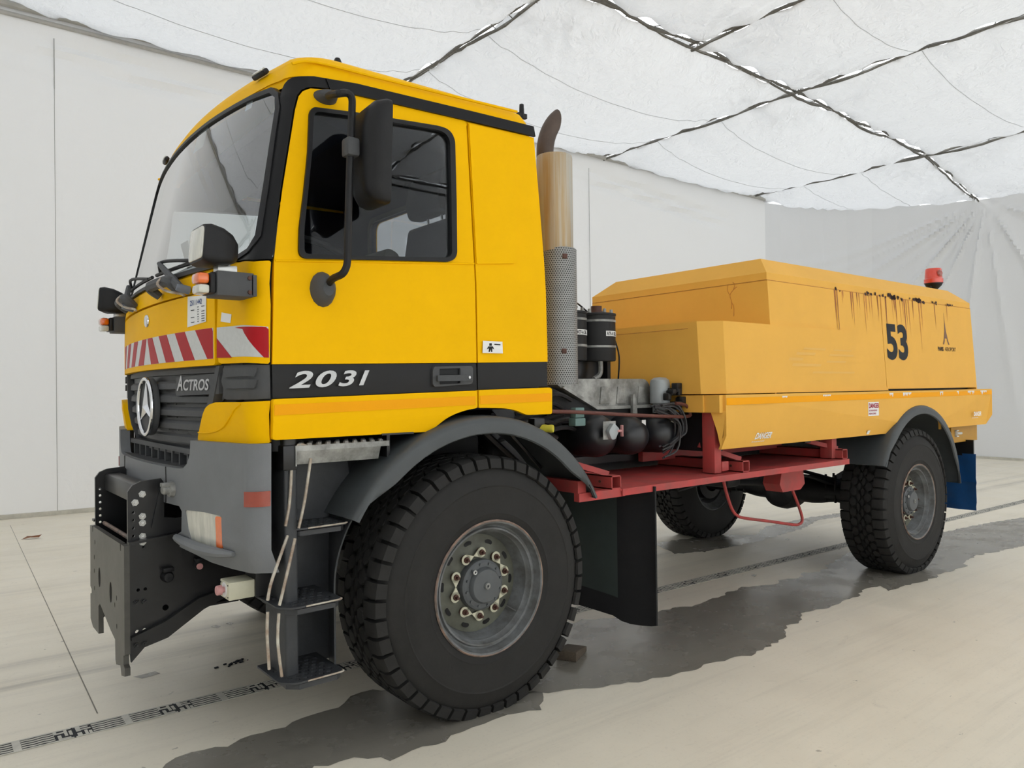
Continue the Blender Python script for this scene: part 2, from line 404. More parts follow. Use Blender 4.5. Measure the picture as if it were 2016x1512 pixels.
# wet and damp patches of the floor, outlines measured on the floor plane
def patch(px, seed, jag=.035, z=.0012, name='wet_patch'):
    rnd = random.Random(seed); w = [PF(x, y)[:2] for x, y in px]; out = []
    for i, p in enumerate(w):
        q = w[(i + 1) % len(w)]; L_ = math.hypot(*(q - p)); n = max(1, int(L_ / .045)); t_ = (q - p) / max(L_, 1e-6)
        nn = np.array([-t_[1], t_[0]])
        for k in range(n):
            o = sum(math.sin((k + seed) * f * 1.3 + i * 2.1 * f) / f for f in (1, 2.3, 4.1)) * .4
            out.append(tuple(p + (q - p) * k / n + nn * jag * (o * .5 + rnd.uniform(-.5, .5)) * (1 if 0 < k < n else .3)))
    m = MB()
    b = bmesh.new(); vs = [b.verts.new((x, y, FZ(x) + z)) for x, y in out]
    for t in tessellate_polygon([[Vector((x, y, 0)) for x, y in out]]):
        try: b.faces.new([vs[i] for i in t])
        except ValueError: pass
    bmesh.ops.recalc_face_normals(b, faces=b.faces)
    if sum(f.normal.z for f in b.faces) < 0: bmesh.ops.reverse_faces(b, faces=b.faces)
    me = bpy.data.meshes.new(name); b.to_mesh(me); b.free(); me.materials.append(M['wet_concrete'])
    return link(bpy.data.objects.new(name, me), floor)
Z8 = lambda L_: [(1120 + x / 2.4, 820 + y / 2.4) for x, y in L_]
patch(Z8([(-120, 1010), (60, 960), (200, 955), (390, 935), (490, 905), (600, 892), (720, 850), (800, 812), (900, 800), (990, 790), (990, 775), (1090, 765), (1110, 738), (1190, 735), (1230, 700), (1330, 640), (1400, 600), (1600, 560),
          (1780, 545), (1890, 520), (2016, 497), (2200, 470), (2200, 600), (2016, 640), (1930, 655), (1882, 680), (1870, 712), (1760, 745), (1700, 775), (1620, 790), (1510, 825), (1470, 800), (1380, 822), (1368, 852), (1290, 872),
          (1225, 905), (1100, 930), (1105, 960), (1030, 1000), (1010, 1050), (880, 1120), (700, 1160), (480, 1230), (200, 1270), (-60, 1300), (-300, 1330)]), 3)
Z9 = lambda L_: [(x / 2.016, 1200 + y / 2.016) for x, y in L_]
patch(Z9([(640, 640), (700, 590), (760, 568), (900, 545), (955, 515), (1045, 490), (1130, 468), (1200, 430), (1300, 400), (1365, 372), (1390, 345), (1480, 318), (1700, 330), (2150, 330), (2150, 400), (2016, 420), (1960, 438), (1880, 470),
          (1790, 500), (1770, 525), (1680, 545), (1600, 578), (1550, 600), (1460, 592), (1350, 602), (1250, 622), (1180, 680), (700, 700)]), 5)
patch(Z8([(400, 600), (520, 582), (700, 560), (880, 560), (930, 520), (1020, 500), (1130, 478), (1290, 455), (1300, 470), (1180, 490), (1100, 530), (1000, 560), (900, 590), (800, 610), (620, 640), (500, 650)]), 9)
patch([(262, 1271 + 62), (305, 1322), (316, 1326), (280, 1336)], 11, .01)
for (x, y, s) in ((1385, 1085, 7), (1398, 1070, 5), (1484, 1133, 6), (1550, 1062, 5), (1650, 1080, 6), (425, 1234, 10), (452, 1228, 8)):
    patch([(x - s, y), (x, y - s * .3), (x + s, y - s * .1), (x + s * .4, y + s * .35)], int(x), .006, .0016)
M['joint'] = mat('filled joint', srgb(140, 134, 122), .7)
# expansion joint
m = MB(); a, b = PF(20, 1034), PF(192, 1405)
m.add([(a[0] - .002, a[1], a[2] + .001), (a[0] + .002, a[1], a[2] + .001), (b[0] + .003, b[1], b[2] + .001), (b[0] - .003, b[1], b[2] + .001)], [(0, 3, 2, 1)])
m.build('expansion_joint', 'joint', floor)

# drain: dark channel with cast grate sections
da, db = Vector(PF(0, 1478)), Vector(PF(2016, 987)); da.z = db.z = 0; dd = (db - da).normalized(); dn = Vector((-dd.y, dd.x, 0))
o0 = Vector(PF(144, 1442)); o0.z = 0
o0 = da + dd * (o0 - da).dot(dd)
def DR(u, v, z): q = o0 + dd * u + dn * v; return (q.x, q.y, FZ(q.x) + z)
m = MB(); m.add([DR(-3, -.062, .0008), DR(19.3, -.062, .0008), DR(19.3, .062, .0008), DR(-3, .062, .0008)], [(0, 1, 2, 3)])
chan = m.build('drain_channel', 'ink', floor)
M['grate'] = mat('cast grate', srgb(214, 210, 198), .5, .0, .25, 12)
def grate_mesh(Ls=.434):
    m = MB()
    def bar(pts, w, z0=.0012, z1=.0030):
        for (u0, v0), (u1, v1) in zip(pts, pts[1:]):
            m.hexa([(u0, v0 - w, z0), (u1, v1 - w, z0), (u1, v1 + w, z0), (u0, v0 + w, z0), (u0, v0 - w, z1), (u1, v1 - w, z1), (u1, v1 + w, z1), (u0, v0 + w, z1)])
    for v in (-.058, .058): bar([(0.004, v), (Ls - .004, v)], .005)
    for k in range(4):
        v = -.036 + k * .024
        for a_, b_ in ((.075, .205), (.235, .36)):
            bar([(a_ + (b_ - a_) * t / 6, v + .003 * math.sin(t * PI / 1.5)) for t in range(7)], .0052)
    m.box(.205, .235, -.053, .053, .0012, .0030)
    for (u0, u1, v0, v1) in ((.012, .03, -.053, -.02), (.012, .03, 0, .053), (.03, .062, .03, .042), (.042, .054, -.05, -.005), (.03, .07, .006, .018), (.058, .07, -.053, -.02),
                             (.372, .386, -.053, .0), (.386, .42, -.05, -.038), (.372, .40, .02, .032), (.40, .412, -.02, .05), (.36, .372, .02, .053), (.418, .43, -.02, .03)):
        m.box(u0, u1, v0, v1, .0012, .0030)
    return m
g0 = grate_mesh().build('drain_grate', 'grate', floor)
ang = math.atan2(dd.y, dd.x)
for k in range(-6, 44):
    q = o0 + dd * (.434 * k); mw = Matrix.Translation((q.x, q.y, FZ(q.x))) @ Matrix.Rotation(math.atan(.0122), 4, 'Y') @ Matrix.Rotation(ang, 4, 'Z')
    if k == -6: g0.matrix_basis = mw
    else: copy_of(g0, 'drain_grate', floor, mw)

# walls of stretched fabric
def wall(name, pts, tops, zb=-.25, n=60, disp=None, th=.03, nz=12, mt='wall_fabric'):
    m = MB(); N_ = len(pts); P2 = []
    for i in range(N_ - 1):
        k = n if i == 0 or N_ == 2 else n
        for j in range(k): t = j / k; P2.append((pts[i][0] * (1 - t) + pts[i + 1][0] * t, pts[i][1] * (1 - t) + pts[i + 1][1] * t, tops[i] * (1 - t) + tops[i + 1] * t))
    P2.append((*pts[-1], tops[-1])); vs, fs = [], []
    for i, (x, y, zt) in enumerate(P2):
        q = P2[min(i + 1, len(P2) - 1)]; p = P2[max(i - 1, 0)]; nx, ny = -(q[1] - p[1]), q[0] - p[0]; l = math.hypot(nx, ny); nx /= l; ny /= l
        for j in range(nz + 1):
            z = zb + (zt - zb) * j / nz; d = disp(x, y, z) if disp else 0; vs.append(RM(x + nx * d, y + ny * d, z))
    for i in range(len(P2) - 1):
        for j in range(nz): a_ = i * (nz + 1) + j; fs.append((a_, a_ + nz + 1, a_ + nz + 2, a_ + 1))
    m.add(vs, fs); o = m.build(name, mt, kind='structure'); return o
ZT = ZC + .25
def dback(x, y, z):
    # soft vertical waves, tension folds below the ceiling
    d = .012 * math.sin(x * 1.7) + .006 * math.sin(x * 4.3 + 1)
    for (cx, cz, w) in ((-3.0, 5.9, 1.7), (.6, 6.0, 1.6), (10.2, 5.95, 1.6), (12.0, 5.8, 1.6)):
        for off in (0, .22):
            t = z - (cz - off - (x - cx) * .06); d += .09 * math.exp(-(t / .06) ** 2) * math.exp(-((x - cx) / w) ** 2)
    return d
RCN = 2.3
def corner(n=6): return [(XE - RCN + RCN * math.sin(PI / 2 * k / n), YB - RCN + RCN * math.cos(PI / 2 * k / n)) for k in range(n + 1)]
wall('wall_back', [(XL, YB), (-2, YB), (3, YB), (8, YB), (XE - RCN, YB)], [ZT] * 5, n=60, disp=dback, nz=80)
wall('wall_left', [(XL, YF), (XL, YB)], [ZT, ZT], n=8)
wall('wall_front', [(XE + 2, YF), (XL, YF)], [ZT, ZT], n=8, mt='fill_wall_fabric')
KN = (2.74, 5.83)   # knot that the end wall's folds radiate from
def dend(x, y, z):
    dy, dz = y - KN[0], z - KN[1]; r = math.hypot(dy, dz); a_ = math.degrees(math.atan2(-dz, dy)) ; d = .0
    for ac, w, am in ((15, 1.5, .03), (27, 1.6, .04), (47, 1.9, .05), (64, 1.7, .04), (82, 2.2, .06), (97, 1.5, .04), (118, 1.8, .05), (20, .8, .02), (35, .9, .02), (56, .9, .02), (150, 2, .04)):
        d -= 2.6 * am * math.exp(-((a_ - ac) / w) ** 2) * min(1, r / 1.0) * math.exp(-r / 4.0)
    return d + .01 * math.sin(y * 2)
co = corner()
wall('wall_right', co + [(XE, 4.2), (XE, 2.7), (XE, 0.), (XE, YF)], [6.32, 6.33, 6.36, 6.38, 6.38, 6.36, 6.20, 6.01, 5.86, 5.95, 6.2], n=40, disp=dend, nz=90, mt='shaded_wall_fabric')
# skirts along the foot of the walls
def skirt(name, a_, b_, d=(0, -1)):
    m = MB(); n = 40; r = random.Random(4)
    for k in range(n):
        t0, t1 = k / n, (k + 1) / n; p0 = [a_[i] + (b_[i] - a_[i]) * t0 for i in (0, 1)]; p1 = [a_[i] + (b_[i] - a_[i]) * t1 for i in (0, 1)]
        e = .035
        c = [RM(*p0, 0.001), RM(*p1, .001), RM(p1[0] + d[0] * e, p1[1] + d[1] * e, .001), RM(p0[0] + d[0] * e, p0[1] + d[1] * e, .001), RM(*p0, .055), RM(*p1, .055), RM(p1[0] + d[0] * .02, p1[1] + d[1] * .02, .05), RM(p0[0] + d[0] * .02, p0[1] + d[1] * .02, .05)]; c = [(x, y, z + FZ(x)) for x, y, z in c]
        m.hexa(c)
    m.build(name, 'skirt', kind='structure')
skirt('baseboard_back', (XL, YB - .01), (XE - RCN, YB - .01)); skirt('baseboard_right', (XE - .02, YB - RCN), (XE - .02, YF), (-1, 0))
for k in range(6): skirt('baseboard_corner', co[k], co[k + 1], (-.5, -.7))
# vertical wall seams
M['weld_line'] = mat('fabric weld line', srgb(196, 198, 200), .8)
M['seam_line'] = mat('wall seam', srgb(170, 170, 167), .8)
for k, (px, py) in enumerate(((113, 400), (1173, 420))):
    d = ray(px, py); p = P(px, py, 'y', YB - .2)
    a_ = p[0] * CT + p[1] * ST
    m = MB(); m.tube([RM(a_, YB - .012, FZ(a_) + .05), RM(a_, YB - .012, 6.1)], .006, 6); m.build('trim_%d' % (k + 1), 'seam_line', kind='structure')

# ceiling: sagging lining panels laced along seams; daylight shows through the slits
ceil = empty('ceiling', kind='structure')
AS = [-12.1, -6.75, -1.4, 3.97, 9.3, 14.65]
def zceil(a_, b_):
    # the last bay drops towards the end wall
    if a_ <= 14.65: return ZC
    t = (a_ - 14.65) / (XE - 14.65); return ZC - t * (.12 + .42 * min(1, max(0, (6.6 - b_) / 3.9)))
def panel(a0, a1, b0, b1, sag, seed, g=.035, end=False):
    rnd = random.Random(seed); n, k = 44, 36; m = MB(); vs, fs = [], []
    ph = [rnd.uniform(0, 6) for _ in range(8)]; f0 = 1 if b0 == BP else 0; f1 = 1 if b1 == BP else 0
    for i in range(n + 1):
        for j in range(k + 1):
            s, t = i / n, j / k
            ga = g * (1 + .5 * math.sin(t * 19 + ph[0]) + .3 * math.sin(t * 43 + ph[1])); gb = g * (1 + .5 * math.sin(s * 17 + ph[2]) + .3 * math.sin(s * 41 + ph[3]))
            a_ = a0 + ga + (a1 - a0 - 2 * ga) * s; B0, B1 = b0 + f0 * .03 * (a_ - 9.3), b1 + f1 * .03 * (a_ - 9.3); b_ = B0 + gb + (B1 - B0 - 2 * gb) * t
            e = (4 * s * (1 - s)) ** .75 * (4 * t * (1 - t)) ** .75
            z = (1 - s) * zceil(a0, b_) + s * zceil(min(a1, XE), b_) - sag * e
            de = min(s, 1 - s) * (a1 - a0); dt = min(t, 1 - t) * (b1 - b0)
            z += .035 * math.sin(b_ * 9 + ph[4] + 2 * math.sin(a_ * 1.5)) * math.exp(-de / .45) + .035 * math.sin(a_ * 8 + ph[5] + 2 * math.sin(b_ * 1.7)) * math.exp(-dt / .45)
            # corner tension folds
            for ca, cb in ((0, 0), (0, 1), (1, 0), (1, 1)):
                u, v = (s - ca) * (a1 - a0), (t - cb) * (b1 - b0); r = math.hypot(u, v); th_ = math.atan2(abs(v), abs(u) + 1e-6)
                z += .05 * math.sin(th_ * 26 + ph[6]) * math.exp(-(r - .5) ** 2 / .9) * min(1, r)
            vs.append(RM(a_, b_, z))
    for i in range(n):
        for j in range(k): q = i * (k + 1) + j; fs.append((q, q + 1, q + k + 2, q + k + 1))
    m.add(vs, fs); o = m.build('ceiling_panel', 'ceiling_fabric', ceil, 3)
    for jj in (k // 3, 2 * k // 3):
        m = MB(); m.tube([Vector(vs[i * (k + 1) + jj]) + Vector((0, 0, -.003)) for i in range(n + 1)], .004, 4); m.build('fabric_weld', 'weld_line', o)
    return o
BP = 2.68
BS = [BP, -3.2, -8.6, YF - .6]
for i in range(5):
    panel(AS[i], AS[i + 1], BP, YB + .12, .42, i + 1)
    for j in range(3):
        a0_, a1_ = AS[i], AS[i + 1]
        if j == 0 and i == 3:      # an extra cross seam halves this bay beyond the purlin
            panel(a0_, 6.6, BS[j + 1], BS[j], .25, 70 + i); panel(6.6, a1_, BS[j + 1], BS[j], .25, 75 + i)
        else: panel(a0_, a1_, BS[j + 1], BS[j], .3, 20 + i * 5 + j)
panel(14.65, XE + .1, BP, YB + .12, .12, 51); 
for j in range(3): panel(14.65, XE + .1, BS[j + 1], BS[j], .1, 53 + j)
# laced seams: two lips of webbing with cross ties, and a pale outer cover above the slit
def seam(a0, b0, a1, b1, dz=0, seed=1):
    rnd = random.Random(seed); L_ = math.hypot(a1 - a0, b1 - b0); n = int(L_ / .16); ux, uy = (a1 - a0) / L_, (b1 - b0) / L_; m = MB()
    for sd in (-1, 1):
        pts = []
        for k in range(n + 1):
            t = k / n * L_; off = sd * (.036 + .022 * math.sin(t * 3.1 + sd + seed) + .012 * rnd.uniform(-1, 1)); a_, b_ = a0 + ux * t - uy * off, b0 + uy * t + ux * off
            pts.append(RM(a_, b_, zceil(a_, b_) - .015 + .03 * math.sin(t * 2.3 + sd * 2 + seed)))
        m.tube(pts, [.016 + .012 * rnd.random() for _ in pts], 6)
    for k in range(1, n, 3):
        t = k / n * L_ + rnd.uniform(-.1, .1); a_, b_ = a0 + ux * t, b0 + uy * t; z = zceil(a_, b_)
        m.tube([RM(a_ - uy * .075, b_ + ux * .075, z), RM(a_ + uy * .075 + ux * .08, b_ - ux * .075 + uy * .08, z - .01)], .007, 5)
    m.tube([RM(a0 + uy * .02, b0 - ux * .02, zceil(a0, b0) + .10), RM(a1 + uy * .02, b1 - ux * .02, zceil(a1, b1) + .10)], .022, 6)
    m.build('ceiling_seam', 'seam_grey', ceil)
for k, a_ in enumerate(AS[1:]): seam(a_, YB, a_, YF, seed=k)
seam(6.6, BP, 6.6, -3.2, seed=9); seam(XL, BP + .03 * (XL - 9.3), 14.65, BP + .03 * 5.35, seed=11); seam(14.65, BP + .03 * 5.35, XE, BP + .25, seed=12)
for b_ in BS[1:3]: seam(XL, b_, XE, b_, seed=20 + int(b_))
M['eave'] = mat('eave tube', srgb(190, 188, 182), .7, 0, .15, 6)
m = MB(); m.tube([RM(XL, YB - .06, ZC - .02), RM(XE - RCN, YB - .06, ZC - .02)], .05, 8); m.tube([RM(XL, YB - .03, ZC - .13), RM(5.4, YB - .03, ZC - .13)], .03, 8); m.build('eave_beam', 'eave', ceil)
# ------------------------------------------------------------------ THE TRUCK (one thing); front axle at x=0, rear axle at x=4.51
truck = empty('airport_truck', (0, 0, 0), label='yellow two-axle airport service truck numbered 53 with grey front mounting plate, standing on the concrete', category='truck')
def T(mb, name, m, parent=None, ang=.6, **kw): return mb.build(name, m, truck if parent is None else parent, ang, **kw)
def part(name, label=None):
    o = empty(name, parent=truck)
    if label: o['label'] = label
    return o
def lerp(tab, z):
    if z <= tab[0][0]: return tab[0][1]
    for (a, u), (b, v) in zip(tab, tab[1:]):
        if z <= b: t = (z - a) / (b - a); return u + (v - u) * t
    return tab[-1][1]
def cW(z): return lerp([(1.3, 1.175), (1.55, 1.17), (2.05, 1.152), (2.87, 1.085), (2.96, 1.07), (3.05, 1.0)], z)
def cXF(z): return lerp([(1.3, -1.2), (1.45, -1.22), (1.98, -1.22), (2.06, -1.205), (2.14, -1.17), (2.86, -1.0), (2.96, -.965)], z)
def cK(z): return lerp([(2.0, .10), (2.14, .095), (2.86, .09)], z)
def cR(z): return lerp([(2.0, .10), (2.14, .10), (2.86, .10)], z)
def FU(u, z, off=0.):
    w, xf, k, R = cW(z), cXF(z), cK(z), cR(z); b = w - R; s = -1 if u < 0 else 1; a = abs(u); xb = xf + k * b * b
    if a <= 1: y = u * b; return Vector((xf + k * y * y - off, y + off * 2 * k * y, z))
    if a <= 2: ph = (a - 1) * PI / 2; return Vector((xb + R * (1 - math.cos(ph)) - off * math.cos(ph), s * (b + (R + off) * math.sin(ph)), z))
    return Vector((xb + R + (a - 2), s * (w + off), z))
def FS(side):
    def F(x, z, off=0.):
        w, xf, k, R = cW(z), cXF(z), cK(z), cR(z); b = w - R; xb = xf + k * b * b
        if x >= xb + R: return Vector((x, side * (w + off), z))
        c = max(-1, min(1, 1 - (x - xb) / R)); ph = math.acos(c)
        return Vector((x - off * math.cos(ph), side * (b + (R) * math.sin(ph) + off), z))
    return F
def FY(y, z, off=0.):
    w, xf, k, R = cW(z), cXF(z), cK(z), cR(z); b = w - R; a = abs(y); s = -1 if y < 0 else 1
    if a <= b: return Vector((xf + k * y * y - off, y, z))
    c = min(1, (a - b) / R); ph = math.asin(c); return Vector((xf + k * b * b + R * (1 - math.cos(ph)) - off * math.cos(ph), y + s * off * math.sin(ph), z))
def outside(p):
    x, y, z = p; w, xf, k, R = cW(z), cXF(z), cK(z), cR(z); b = w - R; a = abs(y); xb = xf + k * b * b
    if a <= b: return x < xf + k * y * y
    if x < xb + R: return x < xb or ((x - xb - R) / R) ** 2 + ((a - b) / R) ** 2 > 1
    return a > w
def hc(px, py):
    d = ray(px, py); d = d / np.linalg.norm(d); t = 2.0
    while outside(CAMPOS + d * t) and t < 9: t += .01
    a, b = t - .01, t
    for _ in range(20):
        m_ = (a + b) / 2
        if outside(CAMPOS + d * m_): a = m_
        else: b = m_
    return CAMPOS + d * b
def qs(px, py): p = hc(px, py); return (p[0], p[2])
def qf(px, py): p = hc(px, py); return (p[1], p[2])
def qu(px, py):
    x, y, z = hc(px, py); w, xf, k, R = cW(z), cXF(z), cK(z), cR(z); b = w - R; xb = xf + k * b * b; s = -1 if y < 0 else 1; a = abs(y)
    if a <= b: return (y / b, z)
    if x < xb + R: return (s * (1 + math.atan2(a - b, xb + R - x) / (PI / 2)), z)
    return (s * (2 + x - xb - R), z)
QS = lambda L_: [qs(*p) for p in L_]
QU = lambda L_: [qu(*p) for p in L_]
mir = lambda L_: [(-a, b) for a, b in L_]
M['pivot_grey'] = mat('wiper pivot', srgb(112, 118, 130), .5)
# ------------------------------------------------------------------ cab skin
FN, FFR = FS(-1), FS(1)
SUZ = [1.6, 1.8, 2.0, 2.05, 2.1, 2.14, 2.2, 2.4, 2.6, 2.8]
SUX = [-1.0, -.96, -.92, -.88, -.84, -.5, -.1, .2]
SUY = sorted(frange(-1.1, 1.1, .1) + [s_ * v for s_ in (-1, 1) for v in (1.02, 1.04, 1.06, 1.08)])
SUU = [-2.3, -2, -1.85, -1.7, -1.55, -1.4, -1.25, -1.1, -1, -.8, -.6, -.4, -.2, 0, .2, .4, .6, .8, 1, 1.1, 1.25, 1.4, 1.55, 1.7, 1.85, 2, 2.3]
CABM = ['cab_yellow', 'navy']
door_out = QS([(539.5, 513), (547, 439), (556, 372), (571.6, 274.7), (580.7, 217), (588, 189.5), (596, 179.5), (611, 174), (650.7, 177), (691, 185.6), (905, 234.5), (915, 238), (918, 244), (933, 517), (936, 600), (938, 714), (536, 717)])
win = QS([(614, 212), (700, 223), (860, 249), (876, 254), (886, 262), (893, 277), (896, 400), (897, 500), (893, 510), (882.5, 516), (740, 512.5), (599.5, 509.6), (590, 506), (586, 496), (587, 450), (596, 380), (604, 300), (607, 222)])
win_in = QS([(621, 221), (700, 231), (858, 257), (869, 261), (877, 267), (883, 279), (886, 400), (887, 498), (884, 505), (876, 508), (740, 505), (606, 501), (599, 499), (596, 491), (597, 450), (604, 380), (612, 300), (615, 230)])
win_hole = QS([(619, 219), (700, 229), (859, 255), (871, 259), (880, 266), (886, 279), (888, 400), (889, 499), (886, 507), (878, 510), (740, 507), (604, 503), (597, 500), (594, 492), (595, 450), (602, 380), (610, 300), (612, 228)])
win, win_in, win_hole = rounded(win, .02, 3), rounded(win_in, .02, 3), rounded(win_hole, .02, 3)
hdl_o = rounded(QS([(850, 722), (929, 720), (929, 756), (850, 762)]), .02)
for side, F in ((-1, FN), (1, FFR)):
    near = side < 0
    d = T(sheet(door_out, F, .035, [win_hole], SUX, SUZ), 'cab_door', CABM)
    T(sheet(win, lambda u, v, w, F=F: F(u, v, w + .014), .054, [win_in], SUX, SUZ), 'window_seal', 'black_plastic', d)
    T(sheet(win_hole, lambda u, v, w, F=F: F(u, v, w - .004), .004, (), SUX, SUZ), 'window_pane', 'side_glass', d)
    # raised crease under the window, running to the rear of the door
    a_, b_ = qs(542, 513), qs(933, 519)
    m = MB(); m.tube([F(a_[0] + (b_[0] - a_[0]) * k / 12, a_[1] + (b_[1] - a_[1]) * k / 12, .0) for k in range(13)], .006, 6); T(m, 'belt_moulding', 'cab_yellow', d)
    T(sheet(QS([(536, 718), (938, 715), (940, 768), (537, 784)]), lambda u, v, w, F=F: F(u, v, w - .004), .02, (), SUX, (1.6,)), 'door_band', 'band_grey', d)
    # handle: moulded surround, recess, lever, lock
    if near:
        G = lambda u, v, w, F=F: F(u, v, w + .010)
        m = sheet(hdl_o, G, .016, [rounded(QS([(863, 726), (904, 725), (904, 738), (904, 755), (863, 757)]), .006)]); T(m, 'handle_surround', 'grey_plastic', d)
        T(sheet(QS([(862, 725), (905, 724), (905, 756), (862, 758)]), lambda u, v, w, F=F: F(u, v, w - .001), .002), 'handle_recess', 'gloss_black', d)
        T(sheet(rounded(QS([(856, 739), (912, 738), (912, 750), (856, 751)]), .005), lambda u, v, w, F=F: F(u, v, w + .026), .014), 'door_handle', 'grey_plastic', d)
        T(sheet(rounded(QS([(914, 737), (926, 737), (926, 750), (914, 750)]), .004), lambda u, v, w, F=F: F(u, v, w + .014), .006), 'lock_housing', 'grey_plastic', d)
        q = qs(920.5, 743); T(sheet(circ(q[0], q[1], .0065, 14), lambda u, v, w, F=F: F(u, v, w + .019), .004), 'door_lock', 'steel', d)
        # 2031 on the band
        a_ = Vector(F(*qs(567, 764), 0)); b_ = Vector(F(*qs(725, 757), 0)); m = text_mb('2031', .078, lambda u, v, w: Vector((0, 0, 0)))
        m.bm.free(); L_ = (b_ - a_).length
        Ft = flatF(a_ + Vector((0, -.009, .0)), (b_ - a_), (0, 0, 1))
        m = MB(); L0 = L_
        for ch_, u0, wd_ in (('2', 0, .285), ('0', .315, .26), ('3', .595, .235), ('1', .86, .14)):
            t_ = text_mb(ch_, .066 - .006 * u0, lambda u, v, w: Vector((u, v, w)), .003, .03, 1., .28); xs_ = [v.co.x for v in t_.bm.verts]; x0_, x1_ = min(xs_), max(xs_)
            for v in t_.bm.verts: v.co = Ft(L0 * (u0 + wd_ * (v.co.x - x0_) / (x1_ - x0_)), v.co.y, v.co.z)
            merge_mb(m, t_)
        T(m, 'model_number', 'silver_ink', d, label='silver slanted digits 2031')
    # lower yellow panel with its folded lower edge
    FL = lambda u, v, w, side=side: Vector((u, side * ((1.205 if v > 1.425 else 1.205 - (1.425 - v) * .12) + w), v))
    q = lambda px, py: tuple(P(px, py, 'y', -1.205)[[0, 2]])
    lowp = rounded([q(538, 786), q(939, 769), q(940, 803), q(920, 807), q(900, 813), q(880, 823), q(862, 838), q(848, 850), q(538, 867)], [.012, .006, .01, .01, .03, .05, .03, .01, .015])
    lp = T(sheet(lowp, FL, .03, (), [-.6, -.3], [1.424, 1.426]), 'door_step_panel', CABM, d)
    if near:
        T(sheet([q(540, 797), q(936, 780), q(936, 797), q(540, 818)], lambda u, v, w: FL(u, v, w + .002), .001), 'reflective_strip', 'orange', d, label='orange reflective strip')
    # rear corner panel of the cab
    sp = T(sheet(QS([(921, 241), (1051, 271), (1062, 400), (1071.5, 520), (1078, 700), (1078, 712), (941, 714), (939, 600), (936, 517)]), F, .03, (), SUX, SUZ), 'cab_side_panel', CABM)
    rp = rounded(QS([(922, 244), (1004, 263), (1011, 340), (1018, 500), (1016, 519), (937, 520)]), [.001, .01, .1, .02, .12, .01], 6)
    T(sheet(rp, lambda u, v, w, F=F: F(u, v, w + .007), .008, (), SUX, SUZ), 'raised_panel', 'cab_yellow', sp)
    T(sheet(QS([(941.5, 715), (1078, 712), (1078.5, 761), (942, 767)]), lambda u, v, w, F=F: F(u, v, w - .004), .02), 'side_band', 'band_grey', sp)
    q = lambda px, py: tuple(P(px, py, 'y', -1.205)[[0, 2]])
    lowr = rounded([q(943, 768), q(1083, 763), q(1087, 766), q(1087, 815), q(1037, 817), q(1020, 809), q(1000, 804), q(960, 803), q(943, 803)], [.006, .01, .01, .01, .02, .03, .03, .01, .005])
    T(sheet(lowr, FL, .03, (), (), [1.424, 1.426]), 'lower_panel', CABM, sp)
    if near:
        T(sheet([q(945, 779), q(1085, 774), q(1085, 790), q(945, 796)], lambda u, v, w: FL(u, v, w + .002), .001), 'reflective_strip', 'orange', sp, label='orange reflective strip')
        a_ = qs(947, 669); b_ = qs(987, 695)
        st = T(sheet(QS([(949, 671), (987, 673), (988, 696), (948, 695)]), lambda u, v, w, F=F: F(u, v, w + .0085), .001), 'sticker', 'paper', sp, label='small white sticker with a walking figure')
    if near:
        for pl in ([(961, 676), (966, 676), (966, 681), (961, 681)], [(959, 682), (968, 682), (971, 688), (967, 686), (967, 693), (964.5, 693), (964, 688), (962, 693), (959.5, 693), (960.5, 686), (956, 688)], [(971, 677), (983, 678), (983, 680), (971, 679)]):
            T(sheet(QS(pl), lambda u, v, w, F=F: F(u, v, w + .0095), .0), 'sticker_print', 'ink', sp)
    # small cone-shaped rear end of the lower panel
    # roof band
    rb = QS([(640, 156), (700, 166), (800, 190), (930, 221), (1048, 250), (1051.5, 270), (920, 239), (700, 188.5), (648, 177.5)])
    T(sheet(rb, lambda u, v, w, F=F: F(u, v, w + .012), .015, (), [-.5, -.2, .1, .3]), 'roof_band', 'gloss_black')
    # A-pillar: black, from the windscreen edge to the door
    ap = QU([(645, 155.5), (620, 151.5), (602, 151), (588, 151.5), (576, 154), (568, 159), (562, 166), (557.5, 176), (554, 188), (549, 204), (540, 250), (532, 305), (518, 378), (510.8, 430), (505, 470), (496, 489), (480, 499), (455, 507), (441, 513.5), (470, 514), (500, 512), (535.5, 510.5),
             (536, 505), (544, 439), (553, 372), (568.6, 274.7), (577.7, 217), (585, 188), (593, 178), (603, 173.5), (613, 171.5), (648, 175)])
    if not near: ap = mir(ap)
    T(sheet(ap, lambda u, v, w: FU(u, v, w + .006), .02, (), SUU, SUZ), 'windscreen_pillar', 'gloss_black')
    cp = QU([(438, 517), (470, 516.5), (500, 515), (530, 513), (533.5, 516), (533, 600), (531.5, 712), (528, 716), (436, 716), (430, 713), (428.5, 700), (427, 640), (428.5, 585), (430, 545), (433, 528)])
    if not near: cp = mir(cp)
    c_ = T(sheet(cp, FU, .03, (), SUU, SUZ), 'corner_panel', CABM)
    gc = QU([(436, 720), (531, 718.5), (533, 785), (440, 787), (433, 783), (434, 765), (430, 750)])
    if not near: gc = mir(gc)
    g_ = T(sheet(gc, lambda u, v, w: FU(u, v, w - .012), .02, (), SUU), 'corner_grille_panel', 'grey_plastic')
    for (y0, y1) in ((724, 741), (748, 764)):
        rr = rounded(QU([(437, y0), (506, y0 - 1), (500, y1), (440, y1 + 1)]), .015)
        if not near: rr = mir(rr)
        T(sheet(rr, lambda u, v, w: FU(u, v, w - .002), .012, (), SUU), 'louvre_rib', 'grey_plastic', g_)
    hp = rounded(QU([(398, 869), (397.5, 860), (404, 828), (412, 803), (420, 796), (432, 792), (532, 789), (532, 871)]), [.008, .01, .02, .01, .01, .01, .006, .006], 2)
    if not near: hp = mir(hp)
